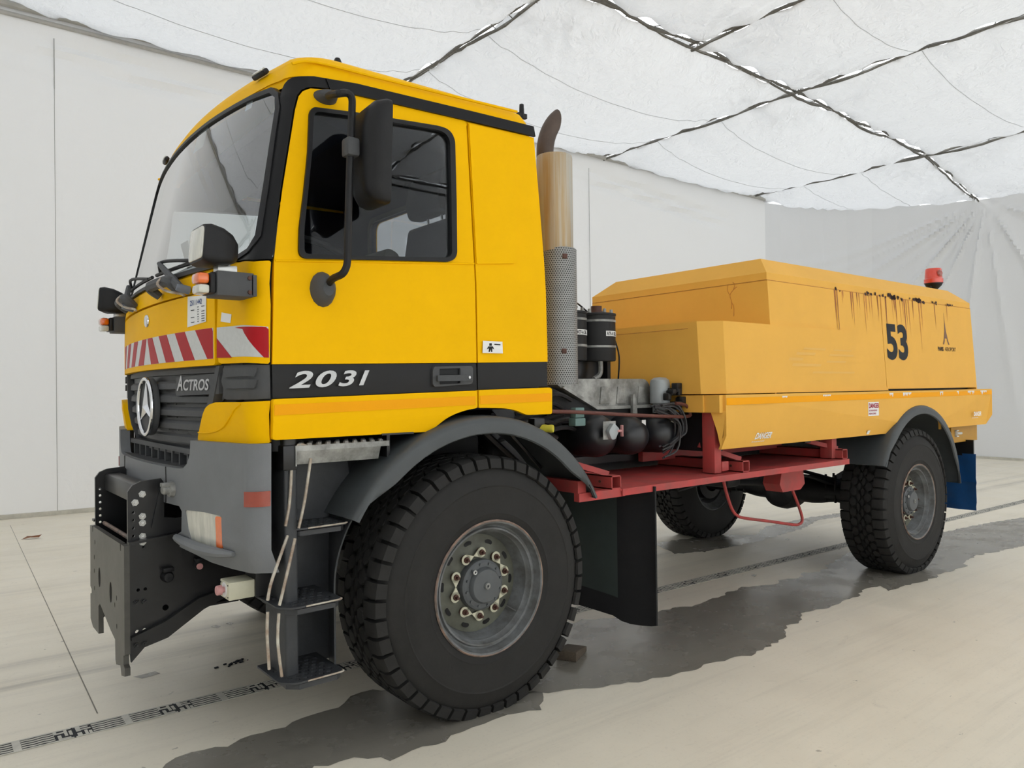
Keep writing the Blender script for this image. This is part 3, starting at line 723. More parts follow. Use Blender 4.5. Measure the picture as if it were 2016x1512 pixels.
    h_ = T(sheet(hp, lambda u, v, w: FU(u, v, w + .018), .05, (), SUU, [1.4, 1.45]), 'lower_corner_panel', CABM)
    if near:
        ln = [Vector(FU(*qu(*p), .019)) for p in [(399, 851), (415, 852), (435, 848), (450, 838), (460, 822), (470, 806), (482, 795)]]
        m = MB(); m.tube(ln, .0035, 6); T(m, 'moulded_line', 'cab_yellow', h_)
        # warning stripe wrapped on the corner
        base = QU([(427.5, 645), (528, 643.5), (530, 704), (427.5, 704.5)])
        T(sheet(base, lambda u, v, w: FU(u, v, w + .0015), .001, (), SUU), 'warning_stripe', 'tape_white', c_)
        for pl in ([(463, 645), (524, 644), (529, 649), (529.5, 704), (520, 704)], [(427.5, 666), (457, 704.2), (427.8, 704.4)]):
            T(sheet(QU(pl), lambda u, v, w: FU(u, v, w + .0025), .001, (), SUU), 'red_band', 'tape_red', c_)
        T(sheet(QU([(437, 615), (456, 619), (454, 636), (435, 633)]), lambda u, v, w: FU(u, v, w + .0015), .001, (), SUU), 'sticker', 'paper', c_, label='tiny square white sticker')

# front flap (service flap) with chevrons, sheet of paper, emblem
fl = T(sheet(rounded([(-.84, 1.657), (.84, 1.657), (.84, 1.962), (-.84, 1.972)], .018), FY, .03, (), SUY, SUZ), 'front_flap', CABM)
T(sheet(rounded([(-.828, 1.684), (.828, 1.684), (.828, 1.815), (-.828, 1.815)], .004), lambda u, v, w: FY(u, v, w + .0015), .001, (), SUY), 'warning_stripe', 'tape_white', fl, label='retroreflective white strip with red chevrons')
for s in (1, -1):
    for (a, b) in ((.01, .10), (.21, .325), (.435, .55), (.662, .818)):
        pl = [(-a * s, 1.8145), (-b * s, 1.8145), (-(min(.826, b + .105)) * s, 1.6845), (-(a + (.105 if a > .05 else .065)) * s, 1.6845)]
        if b > .8: pl = [(-a * s, 1.8145), (-b * s, 1.8145), (-.826 * s, 1.80), (-.826 * s, 1.6845), (-(a + .115) * s, 1.6845)]
        T(sheet(pl, lambda u, v, w: FY(u, v, w + .0025), .001, (), SUY), 'red_band', 'tape_red', fl)
# notice sheet
nc = [qf(371.7, 584), qf(407, 583), qf(406.7, 633), qf(369.7, 644)]
nc = [(-.590, 1.968), (-.772, 1.958), (-.768, 1.845), (-.583, 1.832)]
ns = T(sheet(nc, lambda u, v, w: FY(u, v, w + .003), .001, (), SUY), 'notice_sheet', 'paper', fl, label='white printed sheet with number 25111442')
fo = Vector(FY(-.615, 1.925, .0045)); fx = (Vector(FY(-.76, 1.925, .0045)) - fo)
NF = flatF(fo, fx, (0, 0, 1)); T(text_mb('25111442', .022, NF, .0, .02, .95, .1), 'printed_number', 'navy_ink', ns)
m = MB(); NF2 = flatF(fo, fx, (0, 0, 1)); r = random.Random(3)
for k in range(7):
    for (x0, x1) in ((.01, .045), (.075, .09), (.115, .145)):
        if r.random() < .25: continue
        y = -.010 - k * .0105; m.add([NF2(x0, y, 0), NF2(x1, y, 0), NF2(x1, y - .003, 0), NF2(x0, y - .003, 0)], [(0, 1, 2, 3)])
T(m, 'printed_lines', 'ink', ns)
# cowl above the flap seam, up to the windscreen seal
T(sheet(rounded([(-.83, 1.978), (.83, 1.978), (.80, 2.06), (-.80, 2.06)], [.004, .004, .03, .03]), FY, .03, (), SUY, SUZ), 'cowl_panel', CABM)
T(sheet([(-.86, 2.06), (.86, 2.06), (.86, 2.085), (-.86, 2.085)], lambda u, v, w: FY(u, v, w - .004), .03, (), SUY), 'cowl_panel', CABM)
# black lining behind the panel gaps
T(sheet([(-2.0, 1.30), (2.0, 1.30), (2.0, 2.09), (-2.0, 2.09)], lambda u, v, w: FU(u, v, w - .04), .004, (), SUU, SUZ), 'inner_shell', 'gloss_black')
for sd in (-1, 1):
    T(sheet([(-1.0, 1.36), (-.4, 1.36), (-.1, 1.45), (.4, 1.45), (.4, 1.75), (-1.0, 1.75)], lambda u, v, w, sd=sd: Vector((u, sd * (1.125 + w), v)), .004), 'inner_shell', 'gloss_black')
# windscreen and its rubber
def wsp(o):
    a = [(-.80, 2.094), (.80, 2.094), (.98, 2.102), (1.05, 2.125), (1.078, 2.175), (1.055, 2.40), (1.03, 2.60), (1.015, 2.73), (.99, 2.79), (.93, 2.828), (.75, 2.845), (.6, 2.85), (.3, 2.858), (0, 2.86)]
    a = a + [(-y, z) for y, z in reversed(a[2:-1])]; n = len(a); out = []
    for i in range(n):
        p, q, r_ = Vector(a[i - 1]), Vector(a[i]), Vector(a[(i + 1) % n]); e0, e1 = (q - p).normalized(), (r_ - q).normalized(); nn = Vector((e0.y + e1.y, -(e0.x + e1.x))); nn.normalize(); k = o / max(.5, nn.dot(Vector((e0.y, -e0.x))))
        v = q + nn * k; out.append((v.x, v.y))
    return out
T(sheet(wsp(.024), lambda u, v, w: FY(u, v, w + .012), .03, [wsp(0)], SUY, SUZ), 'windscreen_seal', 'black_plastic')
ws = T(sheet(wsp(.004), lambda u, v, w: FY(u, v, w + .002), 0, (), SUY, SUZ), 'windscreen', 'windscreen')
for (a, b) in (((486, 199), (494, 212)), ((390, 262), (399, 288))):
    p0, p1 = qf(*a), qf(*b); T(sheet([(p0[0], p0[1]), (p1[0], p0[1]), (p1[0], p1[1]), (p0[0], p1[1])], lambda u, v, w: FY(u, v, w - .002), 0), 'window_label', 'paper', ws)
# forehead and roof
T(sheet([(-2.15, 2.872), (-1, 2.872), (-.9, 2.882), (0, 2.888), (.9, 2.882), (1, 2.872), (2.15, 2.872), (2.15, 2.945), (-2.15, 2.945)], FU, .02, (), SUU, (2.9,)), 'forehead_panel', 'cab_yellow')
def roof_ring(z, w, xf, k, R, xr, Rr):
    b = w - R; xb = xf + k * b * b; o = []
    for i in range(-8, 9): y = b * i / 8; o.append((xf + k * y * y, y, z))
    for i in range(1, 6): ph = i / 5 * PI / 2; o.append((xb + R * (1 - math.cos(ph)), b + R * math.sin(ph), z))
    for i in range(1, 6): o.append((xb + R + (xr - Rr - xb - R) * i / 5, w, z))
    for i in range(1, 5): ph = i / 4 * PI / 2; o.append((xr - Rr + Rr * math.sin(ph), w - Rr + Rr * math.cos(ph), z))
    h = [(x, -y, z) for x, y, z in reversed(o[17:])]
    for i in range(1, 8): t = i / 8; o.append((xr, (w - Rr) * (1 - 2 * t), z))
    return o + h
rings = [(2.84, 1.078, -.99, .09, .1, .41, .04), (2.90, 1.078, -.985, .09, .10, .415, .05), (2.945, 1.068, -.970, .09, .11, .415, .06), (2.985, 1.045, -.945, .10, .13, .41, .08), (3.012, 1.005, -.905, .10, .16, .40, .10), (3.032, .95, -.85, .10, .18, .375, .12),
         (3.045, .86, -.76, .10, .2, .33, .14), (3.052, .7, -.6, .1, .2, .25, .15), (3.055, .4, -.3, .1, .1, .1, .05)]
m = MB(); RR = [roof_ring(*a) for a in rings]; n = len(RR[0]); vs = [p for r_ in RR for p in r_]; fs = []
for i in range(len(RR) - 1):
    for j in range(n): fs.append((i * n + j, i * n + (j + 1) % n, (i + 1) * n + (j + 1) % n, (i + 1) * n + j))
fs.append(tuple(range((len(RR) - 1) * n, len(RR) * n))); m.add(vs, fs)
roof = T(m, 'cab_roof', 'cab_yellow', ang=1.0)
for sd in (-1, 1):
    m = MB(); m.tube([Vector((x, sd * (1.077 + .006), 2.945 + .035 * (x + .8) / 1.2 - (.03 if x < -.85 else 0))) for x in (-.9, -.8, -.5, -.2, .1, .31)], .007, 6); T(m, 'drip_rail', 'cab_yellow', roof)
    # marker lamps on the forehead
    c = Vector((-.926, sd * .79, 2.958)); m = MB(); m.box(-.012, .012, -.055, .055, -.015, .015, .008, mtx=Matrix.Translation(c) @ Matrix.Rotation(sd * -.14, 4, 'Z') @ Matrix.Rotation(.75, 4, 'Y'))
    ml = T(m, 'marker_lamp', 'black_plastic', roof); m = MB(); m.box(-.017, -.010, -.046, .046, -.010, .010, .003, mtx=Matrix.Translation(c) @ Matrix.Rotation(sd * -.14, 4, 'Z') @ Matrix.Rotation(.75, 4, 'Y')); T(m, 'marker_lens', 'clear_lens', roof)
m = MB(); c = Vector((-.62, -.93, 3.035)); m.lathe([(.0, .03), (.012, .026), (.018, .012), (.022, 0), (.03, -.01)], c, (0, 0, 1), 10); T(m, 'roof_bolt', 'black_plastic', roof)
m = MB(); c = Vector(P(1027, 222, 'y', -.95)); m.lathe([(0, .05), (.012, .045), (.014, .0), (.014, -.03)], c, (0, 0, 1), 8); m.box(c.x - .03, c.x + .03, c.y - .01, c.y + .01, c.z - .03, c.z - .005); T(m, 'aerial_mount', 'black_plastic', roof)

# rear wall with its window, floor, and fittings of the cab
rw = [(-1.09, 1.5), (1.09, 1.5), (1.09, 2.1), (1.05, 2.9), (-1.05, 2.9), (-1.09, 2.1)]; hole = rounded([(-.62, 2.2), (.62, 2.2), (.62, 2.71), (-.62, 2.71)], .07)
m = MB(); m.prism(rw, 'x', .375, .41, holes=[hole]); T(m, 'rear_wall', 'navy')
m = MB(); m.prism([(y * 1.0, z) for y, z in rw], 'x', .411, .418, holes=[hole]); T(m, 'rear_skin', 'cab_yellow')
m = MB(); m.prism(hole, 'x', .385, .389); T(m, 'rear_window', 'side_glass')
m = MB(); m.prism(rounded([(-.65, 2.17), (.65, 2.17), (.65, 2.74), (-.65, 2.74)], .09), 'x', .360, .38, holes=[hole]); T(m, 'rear_window_seal', 'black_plastic')
m = MB(); m.box(-1.05, .38, -1.08, 1.08, 1.44, 1.5); T(m, 'cab_floor', 'navy')
m = MB(); m.prism([(-.80, 2.84), (-.7, 2.87), (.37, 2.87), (.37, 2.885), (-.78, 2.885)], 'y', -1.02, 1.02); T(m, 'headliner', 'navy')
m = MB(); m.prism([(-.82, 2.79), (-.55, 2.72), (-.5, 2.81), (-.7, 2.86), (-.82, 2.84)], 'y', -.93, .93, .01); T(m, 'overhead_shelf', 'navy')
m = MB(); m.prism([(-1.10, 2.06), (-.98, 2.10), (-.72, 2.08), (-.62, 1.98), (-.66, 1.7), (-.6, 1.5), (-1.1, 1.5)], 'y', -.98, .98, .02); T(m, 'dashboard', 'grey_plastic')
m = MB(); m.prism([(-.86, 2.06), (-.72, 2.16), (-.62, 2.12), (-.6, 2.0), (-.86, 1.98)], 'y', -.85, -.4, .02); T(m, 'instrument_binnacle', 'grey_plastic')
# steering wheel
sc_ = Vector((-.50, -.60, 2.16)); sd_ = Vector((-.52, .0, -.85)).normalized(); u = sd_.orthogonal().normalized(); w = sd_.cross(u)
m = MB(); m.tube([sc_ + (u * math.cos(k * PI / 18) + w * math.sin(k * PI / 18)) * .225 for k in range(36)], .017, 8, closed=True); sw = T(m, 'steering_wheel', 'black_plastic')
m = MB(); m.lathe([(0, -.01), (.06, -.01), (.07, .03), (.04, .06), (.035, .35)], sc_ + sd_ * .04, sd_, 16)
for k in range(4): a = PI / 4 + k * PI / 2; m.tube([sc_ + sd_ * .05, sc_ + sd_ * .02 + (u * math.cos(a) + w * math.sin(a)) * .22], .013, 6)
T(m, 'steering_column', 'black_plastic', sw)
# driver's seat
def seat(name, cx, cy, zs, mt, hr=True, wd_=.25):
    root = MB(); root.prism(rounded([(cx - .36, zs), (cx + .12, zs), (cx + .14, zs + .14), (cx - .36, zs + .13)], .05), 'y', cy - wd_, cy + wd_, .04); o = T(root, name, mt)
    m = MB(); m.prism(rounded([(cx + .04, zs + .08), (cx + .17, zs + .08), (cx + .27, zs + .74), (cx + .16, zs + .78), (cx + .10, zs + .4)], .05), 'y', cy - wd_, cy + wd_, .05, seg=3); T(m, 'backrest', mt, o)
    if hr:
        m = MB(); m.prism(rounded([(cx + .11, zs + .79), (cx + .23, zs + .80), (cx + .25, zs + .98), (cx + .20, zs + 1.06), (cx + .13, zs + 1.03), (cx + .09, zs + .9)], .04), 'y', cy - .17, cy + .17, .05, seg=3); T(m, 'headrest', mt, o)
        for s in (-.07, .07):
            m = MB(); m.tube([(cx + .19, cy + s, zs + .7), (cx + .18, cy + s, zs + .85)], .008, 6); T(m, 'headrest_rod', 'steel', o)
    m = MB(); m.box(cx - .3, cx + .1, cy - .18, cy + .18, 1.5, zs, .02); T(m, 'seat_base', 'black_plastic', o)
    return o
seat('driver_seat', -.02, -.52, 1.72, 'fabric'); seat('passenger_seat', .0, .28, 1.66, 'khaki', False, .24)
m = MB(); m.tube([(.31, -1.03, 2.8), (.30, -1.03, 2.4), (.25, -.98, 1.9)], .018, 6); T(m, 'seat_belt', 'black_plastic')
m = MB(); m.tube([(-.28 + .13 * math.cos(a), .1, 2.02 + .17 * math.sin(a)) for a in [PI * k / 10 for k in range(11)]], .012, 6); T(m, 'grab_handle', 'black_plastic')
# papers leaning inside the windscreen
for (y, z, w_, h_, ro) in ((-.62, 2.22, .13, .15, .1), (-.47, 2.23, .12, .13, -.05), (-.33, 2.2, .12, .12, .0)):
    m = MB(); m.box(-.0008, .0008, -w_ / 2, w_ / 2, -h_ / 2, h_ / 2, mtx=Matrix.Translation(FY(y, z, -.03)) @ Matrix.Rotation(-.25, 4, 'Y') @ Matrix.Rotation(ro, 4, 'X')); o = T(m, 'paper_slip', 'paper', ws)

# ------------------------------------------------------------------ grille
gz0, gz1 = 1.262, 1.652
def ghw(z): return lerp([(1.25, .66), (1.33, .665), (1.40, .72), (1.5, .80), (1.52, .845), (1.66, .865)], z)
GZ = frange(gz0, gz1, .02)
out = [(-ghw(z), z) for z in (gz0, 1.33, 1.4, 1.5, 1.52, 1.6, gz1)]; out = out + [(-y, z) for y, z in reversed(out)]
holes = []
rowz = [1.622, 1.561, 1.499, 1.437, 1.374, 1.312]
for i, z in enumerate(rowz):
    for (a, b) in ((-.43, -.30), (-.28, -.16), (.16, .28), (.30, .42)) if i else ((-.40, -.29), (-.27, -.13), (-.11, .06), (.08, .25), (.27, .38)):
        holes.append([(a, z - .014), (b, z - .014), (b, z + .014), (a, z + .014)])
grille = T(sheet(out, lambda u, v, w: FY(u, v, w - .044 - max(0, 1.34 - v) * .25), .02, holes, SUY, ()), 'grille', 'grey_plastic')
for i in range(7):
    zc = 1.652 - i * .0625; w_ = ghw(zc - .02) - .01
    prof = [(-.006, .004), (-.034, -.012), (-.034, .0), (-.042, -.030), (-.008, -.044)]
    prof = [(.014, .012), (-.004, -.004), (-.006, -.030), (.018, -.036)] if i else [(.03, .0), (-.004, -.004), (-.006, -.026), (.03, -.03)]
    m = MB(); n = 24; vs, fs = [], []
    for k in range(n + 1):
        y = -w_ + 2 * w_ * k / n
        if abs(y) < .17 and 1 <= i <= 5 and False: pass
        for (dx, dz) in prof:
            e = 1 if 0 < k < n else 0
            p = FY(y * (1 - .02 * (1 - e)), zc + dz, -.030 - max(0, 1.36 - zc) * .25); vs.append((p.x + dx + (0 if e else .008), p.y, p.z))
    for k in range(n):
        for j in range(4): a = k * 4 + j; b = k * 4 + (j + 1) % 4; fs.append((a, b, b + 4, a + 4))
    fs += [(0, 1, 2, 3), (n * 4 + 3, n * 4 + 2, n * 4 + 1, n * 4)]
    m.add(vs, fs); T(m, 'grille_slat', 'grey_plastic', grille, ang=.5)
for s in (-1, 1):   # end cheeks
    m = sheet([(s * (ghw(1.64)), 1.652), (s * (ghw(1.64) - .03), 1.652), (s * (ghw(1.5) - .05), 1.5), (s * (ghw(1.36) - .04), 1.36), (s * (.62), gz0), (s * (.662), gz0), (s * (ghw(1.36)), 1.36), (s * ghw(1.5), 1.5)][::s], lambda u, v, w: FY(u, v, w - .008 - max(0, 1.36 - v) * .2), .04, (), (), [1.3, 1.4, 1.45, 1.52, 1.6]); T(m, 'grille_cheek', 'grey_plastic', grille)
# panel that carries the name
np_ = sheet([(-.40, 1.528), (-.845, 1.535), (-.85, 1.622), (-.40, 1.612)], lambda u, v, w: FY(u, v, w - .012), .03, (), SUY); T(np_, 'name_plate', 'grey_plastic', grille)
fo = Vector(FY(-.43, 1.553, -.011)); fx = Vector(FY(-.83, 1.553, -.011)) - fo; AF = flatF(fo, fx, (0, 0, 1))
m = text_mb('A', .066, AF, .004, .03, .95, .25); m2 = text_mb('CTROS', .047, lambda u, v, w: AF(u + .062, v, w), .004, .03, 1.24, .22); merge_mb(m, m2)
T(m, 'name_lettering', 'silver_ink', grille, label='silver raised letters ACTROS')
# ring and three-pointed star
c = Vector((-1.222, .0, 1.474)); n_ = Vector((-1, 0, 0)); m = MB()
m.lathe([(.142, -.025), (.145, -.012), (.142, .000), (.134, .004), (.0, -.012)], c, n_, 40); bk = T(m, 'emblem_mount', 'grey_plastic', grille)
m = MB(); m.lathe([(.139 + .010 * math.cos(a), .010 + .010 * math.sin(a)) for a in [2 * PI * k / 10 for k in range(10)]], c, n_, 48, closed=True)
for k in range(3):
    a = PI / 2 + k * 2 * PI / 3; d = Vector((0, math.cos(a), math.sin(a))); e = Vector((0, -math.sin(a), math.cos(a))); tip = c + d * .137 + n_ * .006
    top = c + n_ * .024; l = c + (d * math.cos(PI / 3) + e * math.sin(PI / 3)) * .026 + n_ * .004; r_ = c + (d * math.cos(PI / 3) - e * math.sin(PI / 3)) * .026 + n_ * .004
    m.add([top, l, tip, r_], [(0, 1, 2), (0, 2, 3)])
T(m, 'star_emblem', 'chrome', grille, ang=.3, label='chrome three-pointed star in a ring')
c = Vector(FY(0, 1.904, .003)); m = MB(); m.lathe([(0, .004), (.022, .004), (.027, .006), (.032, .003), (.033, -.002)], c, n_, 24, ); T(m, 'round_badge', 'chrome', fl)
m = MB(); m.box(-1.08, -.92, -.95, .95, 1.08, 1.34); T(m, 'intake_blocker', 'gloss_black')  # added dark box that blocks the bright background behind the intake
# dark lower intake below the grille, with its box-like ribs
m = MB(); m.prism([(-.62, 1.29), (.62, 1.29), (.62, 1.16), (-.62, 1.16)], 'x', -1.10, -1.06); li = T(m, 'lower_intake', 'gloss_black')
for k in range(10):
    y = -.6 + k * .13; m = MB(); m.box(-1.16, -1.10, y, y + .02, 1.18, 1.28); T(m, 'intake_rib', 'grey_plastic', li)
for z in (1.275, 1.19):
    m = MB(); m.box(-1.17, -1.10, -.62, .62, z - .012, z + .012); T(m, 'intake_bar', 'grey_plastic', li)

# wipers
def P3(px, py, off): p = hc(px, py); return p
for (a, b, c2) in (((378, 573), (322, 517), (370, 512)), ((274, 596), (252, 560), (282, 552))):
    A = Vector(FY(*qf(*a), .05)) if a[0] > 300 else Vector(FY(.30, 2.00, .05)); B_ = Vector(FY(*qf(*b), .055)) if a[0] > 300 else Vector(FY(.46, 2.13, .055))
    if a[0] > 300: A = Vector(FY(-.62, 2.00, .05)); B_ = Vector(FY(-.24, 2.16, .06))
    m = MB(); m.tube([A, A + (B_ - A) * .3, B_], [.02, .019, .011], 8); wp = T(m, 'wiper_arm', 'grey_plastic')
    m = MB(); m.lathe([(0, .018), (.014, .016), (.019, 0), (.019, -.04)], A, (-1, 0, .2), 16); T(m, 'wiper_pivot', 'pivot_grey', wp)
    y0 = B_.y; m = MB(); pts = [Vector(FY(y0 + t, 2.10 + (.035 if 0 else .02) + t * 0, .025)) for t in (-.50, -.25, .0, .12)]
    m.tube(pts, .009, 6); T(m, 'wiper_blade', 'black_plastic', wp)
    m = MB(); m.tube([Vector(FY(y0 + t, z, o)) for t, z, o in ((-.36, 2.125, .03), (-.2, 2.15, .04), (0, 2.165, .055), (.06, 2.13, .03))], .008, 6); m.tube([Vector(FY(y0 + t, z, o)) for t, z, o in ((-.44, 2.12, .03), (-.3, 2.138, .04), (-.2, 2.15, .045))], .007, 6); T(m, 'wiper_bracket', 'black_plastic', wp)
# grab handles on the flap top
for yc in (-.38, .40):
    m = MB(); pts = [Vector(FY(yc + t, z, o)) for t, z, o in ((-.13, 2.0, .01), (-.135, 2.03, .05), (-.10, 2.045, .062), (.10, 2.045, .062), (.135, 2.03, .05), (.13, 2.0, .01))]
    m.tube(pts, [.022, .026, .026, .026, .024, .018], 8); gh = T(m, 'front_grab_handle', 'grey_plastic')
    m = MB(); m.tube([Vector(FY(yc - .11 + t, z, o)) for t, z, o in ((.03, 2.06, .08), (.02, 2.03, .095), (.0, 2.0, .06), (-.06, 1.985, .02), (-.08, 1.975, .01))], .0065, 6); T(m, 'cable_loop', 'hose', gh)

# bracket lamps: box bracket on each corner, headlamp on top, turn lamp in front
for s in (-1, 1):
    Y0, Y1 = (-1.17, -1.03) if s < 0 else (.94, 1.08)
    yo = -1.17 if s < 0 else 1.08; DX = 0 if s < 0 else .05; n_before = len(truck.children)
    m = MB(); m.box(-1.24, -1.10, min(Y0, Y1), max(Y0, Y1), 1.912, 2.006, .004); br = T(m, 'lamp_bracket', 'grey_plastic')
    m = MB(); m.box(-1.11, -1.088, yo - s * .03 if s > 0 else yo, yo if s > 0 else yo + .03, 1.916, 2.0, .002); T(m, 'bracket_flange', 'grey_plastic', br)
    if s < 0:
        for z in (1.93, 1.985):
            m = MB(); m.lathe([(0, .008), (.008, .006), (.009, 0)], (-1.117, yo, z), (0, -1, 0), 8); T(m, 'bolt', 'nut', br)
    m = MB(); m.box(-1.262, -1.24, min(Y0, Y1) + .01, max(Y0, Y1) - .01, 1.92, 2.0, .006); T(m, 'lamp_backing', 'black_plastic', br)
    m = MB(); m.box(-1.307, -1.262, min(Y0, Y1) + .015, max(Y0, Y1) - .035, 1.955, 1.998, .012); T(m, 'turn_lens', 'amber', br, label='amber turn signal lens')
    m = MB(); m.box(-1.305, -1.262, min(Y0, Y1) + .015, max(Y0, Y1) - .035, 1.918, 1.953, .010); T(m, 'position_lens', 'clear_lens', br)
    yc = (Y0 + Y1) / 2; m = MB(); m.box(-1.225, -1.15, yc - .03, yc + .03, 2.006, 2.035, .004); m.lathe([(.012, 0), (.012, .05)], (-1.18, yc, 2.0), (0, 0, 1), 8); T(m, 'lamp_foot', 'steel', br)
    # headlamp housing: rounded bucket narrowing to the rear
    mt = Matrix.Translation((-1.293, yc - .0, 2.108)) @ Matrix.Diagonal((.80, .93, .93, 1)) @ Matrix.Rotation(-.42 if s > 0 else 0, 4, 'Z') @ Matrix.Rotation(.09, 4, 'Y')
    secs = [(0.0, .098, .074, .0), (.03, .103, .080, .0), (.09, .096, .074, .0), (.14, .08, .062, -.004), (.175, .052, .042, -.008), (.185, .03, .025, -.01)]
    m = MB(); R_ = []
    for (x, hy, hz, dz) in secs:
        R_.append([m.bm.verts.new(mt @ Vector((x, a, b + dz))) for a, b in rounded([(-hy, -hz), (hy, -hz), (hy, hz), (-hy, hz)], .028, 4)])
    for i in range(len(R_) - 1):
        for j in range(len(R_[0])): j2 = (j + 1) % len(R_[0]); m.bm.faces.new((R_[i][j], R_[i][j2], R_[i + 1][j2], R_[i + 1][j]))
    m.bm.faces.new(R_[-1]); m.bm.faces.new(list(reversed(R_[0])))
    hl = T(m, 'work_headlamp', 'black_plastic')
    m = MB(); m.prism(rounded([(-.09, -.066), (.09, -.066), (.09, .066), (-.09, .066)], .022, 4), 'x', -.008, .002, .003, mtx=mt); T(m, 'headlamp_lens', 'clear_lens', hl)
    br.location.x = DX; hl.location.x = DX

# mirror on the near side (arm, clamp, housing, glass) and its mounts
Ym = -1.33
PM = lambda x, y, Y: Vector(P(x, y, 'y', Y))
ap_ = [Vector(FN(-.755, 2.80, .02)), PM(652, 187, -1.22), PM(668, 184, Ym), PM(681, 183, Ym), PM(689, 187, Ym), PM(693, 196, Ym), PM(693, 215, Ym), PM(690, 290, Ym), PM(687, 380, Ym), PM(685, 470, Ym), PM(684, 512, Ym), PM(681, 528, Ym), PM(673, 540, Ym + .01), PM(655, 549, Ym + .08), Vector(FN(-.80, 1.975, .03))]
m = MB(); m.tube(ap_, .0155, 10); mir_ = T(m, 'mirror_arm', 'black_plastic')
for (q, sz) in ((FN(-.757, 2.80, .0), (.052, .030)), (FN(-.807, 1.965, .0), (.055, .072))):
    m = MB(); m.lathe([(0, .065), (.022, .062), (.036, .045), (.046, .02), (.052, .0)], (0, 0, 0), (0, -1, 0), 16)
    for v in m.bm.verts: v.co = Vector((v.co.x * sz[0] / .05, v.co.y, v.co.z * sz[1] / .05)) + Vector(q)
    T(m, 'mirror_mount', 'grey_plastic', mir_)
mt = Matrix.Translation(PM(706, 302, -1.31) + Vector((.05, 0, 0))) @ Matrix.Rotation(math.radians(-10), 4, 'Z') @ Matrix.Rotation(math.radians(5), 4, 'X')
m = MB(); R_ = []
for (x, hy, hz, t) in ((.05, .135, .205, .03), (.03, .138, .208, .035), (-.01, .13, .20, .05), (-.04, .10, .17, .05), (-.052, .05, .10, .04)):
    R_.append([m.bm.verts.new(mt @ Vector((x, a, b))) for a, b in rounded([(-hy, -hz), (hy, -hz), (hy, hz), (-hy, hz)], t, 4)])
for i in range(len(R_) - 1):
    for j in range(len(R_[0])): j2 = (j + 1) % len(R_[0]); m.bm.faces.new((R_[i][j], R_[i][j2], R_[i + 1][j2], R_[i + 1][j]))
m.bm.faces.new(R_[-1]); m.bm.faces.new(list(reversed(R_[0]))); T(m, 'mirror_housing', 'black_plastic', mir_, .8)
m = MB(); m.prism(rounded([(-.108, -.18), (.108, -.18), (.108, .18), (-.108, .18)], .03), 'x', .048, .056, mtx=mt); T(m, 'mirror_glass', 'chrome', mir_)
q = PM(691, 291, Ym); m = MB(); m.box(q.x - .028, q.x + .028, q.y - .03, q.y + .035, q.z - .038, q.z + .038, .012); T(m, 'arm_clamp', 'grey_plastic', mir_)
M['pale_red'] = mat('faded red plastic', srgb(206, 150, 148), .5, 0, .08, 20)
# ------------------------------------------------------------------ front bumper
bXF, bK, bW, bR = -1.26, .105, 1.195, .10
bB = bW - bR; bXB = bXF + bK * bB * bB
def BU(u, z, off=0.):
    t = max(0, .92 - z) * .35; s = -1 if u < 0 else 1; a = abs(u)
    if a <= 1: y = u * bB; return Vector((bXF + bK * y * y - off + t, y, z))
    if a <= 2: ph = (a - 1) * PI / 2; return Vector((bXB + t + bR * (1 - math.cos(ph)) - off * math.cos(ph), s * (bB + (bR + off) * math.sin(ph)), z))
    return Vector((bXB + bR + (a - 2), s * (bW + off), z))
def bu(px, py):
    d = ray(px, py); d = d / np.linalg.norm(d); t = 2.
    def out(p):
        x, y, z = p; a = abs(y)
        if a <= bB: return x < bXF + bK * y * y
        if x < bXB + bR: return x < bXB or ((x - bXB - bR) / bR) ** 2 + ((a - bB) / bR) ** 2 > 1
        return a > bW
    while out(CAMPOS + d * t) and t < 9: t += .003
    x, y, z = CAMPOS + d * t; s = -1 if y < 0 else 1; a = abs(y)
    if a <= bB: return (y / bB, z)
    if x < bXB + bR: return (s * (1 + math.atan2(a - bB, bXB + bR - x) / (PI / 2)), z)
    return (s * (2 + x - bXB - bR), z)
near = [bu(*p) for p in [(534, 873), (534, 1000), (534, 1129), (500, 1131), (440, 1123), (400, 1110), (370, 1093), (342, 1078)]]
near += [(-.50, .885), (-.50, .915), (-.54, .93), (-.545, 1.02), (-.52, 1.04), (0, 1.04)]
top = [(0, 1.205), (-.50, 1.205), (-.56, 1.21), (-.60, 1.235), (-.625, 1.28), (-.63, 1.335)]
half = near[:-1]; full = half + [(.52, 1.04), (.545, 1.02), (.54, .93), (.50, .915), (.50, .885)] + mir(list(reversed(near[:8]))) + [(-u, z) for u, z in reversed(top[1:])] + top[1:]
hl = [bu(*p) for p in [(364, 1004), (400, 1008), (436, 1016), (438, 1080), (432, 1084), (400, 1079), (374, 1070)]]
hl_r = rounded([(u, z) for u, z in hl], .012)
BUU = sorted(set([round(k * .1, 2) for k in range(-20, 21)] + [-2.05, 2.05]))
bump = T(sheet(full, BU, .05, [hl_r, mir(hl_r)], BUU, [1.0, .92, .95, 1.1, 1.2, 1.3]), 'front_bumper', 'bumper_grey', ang=.8)
def sy(y): return y / bB
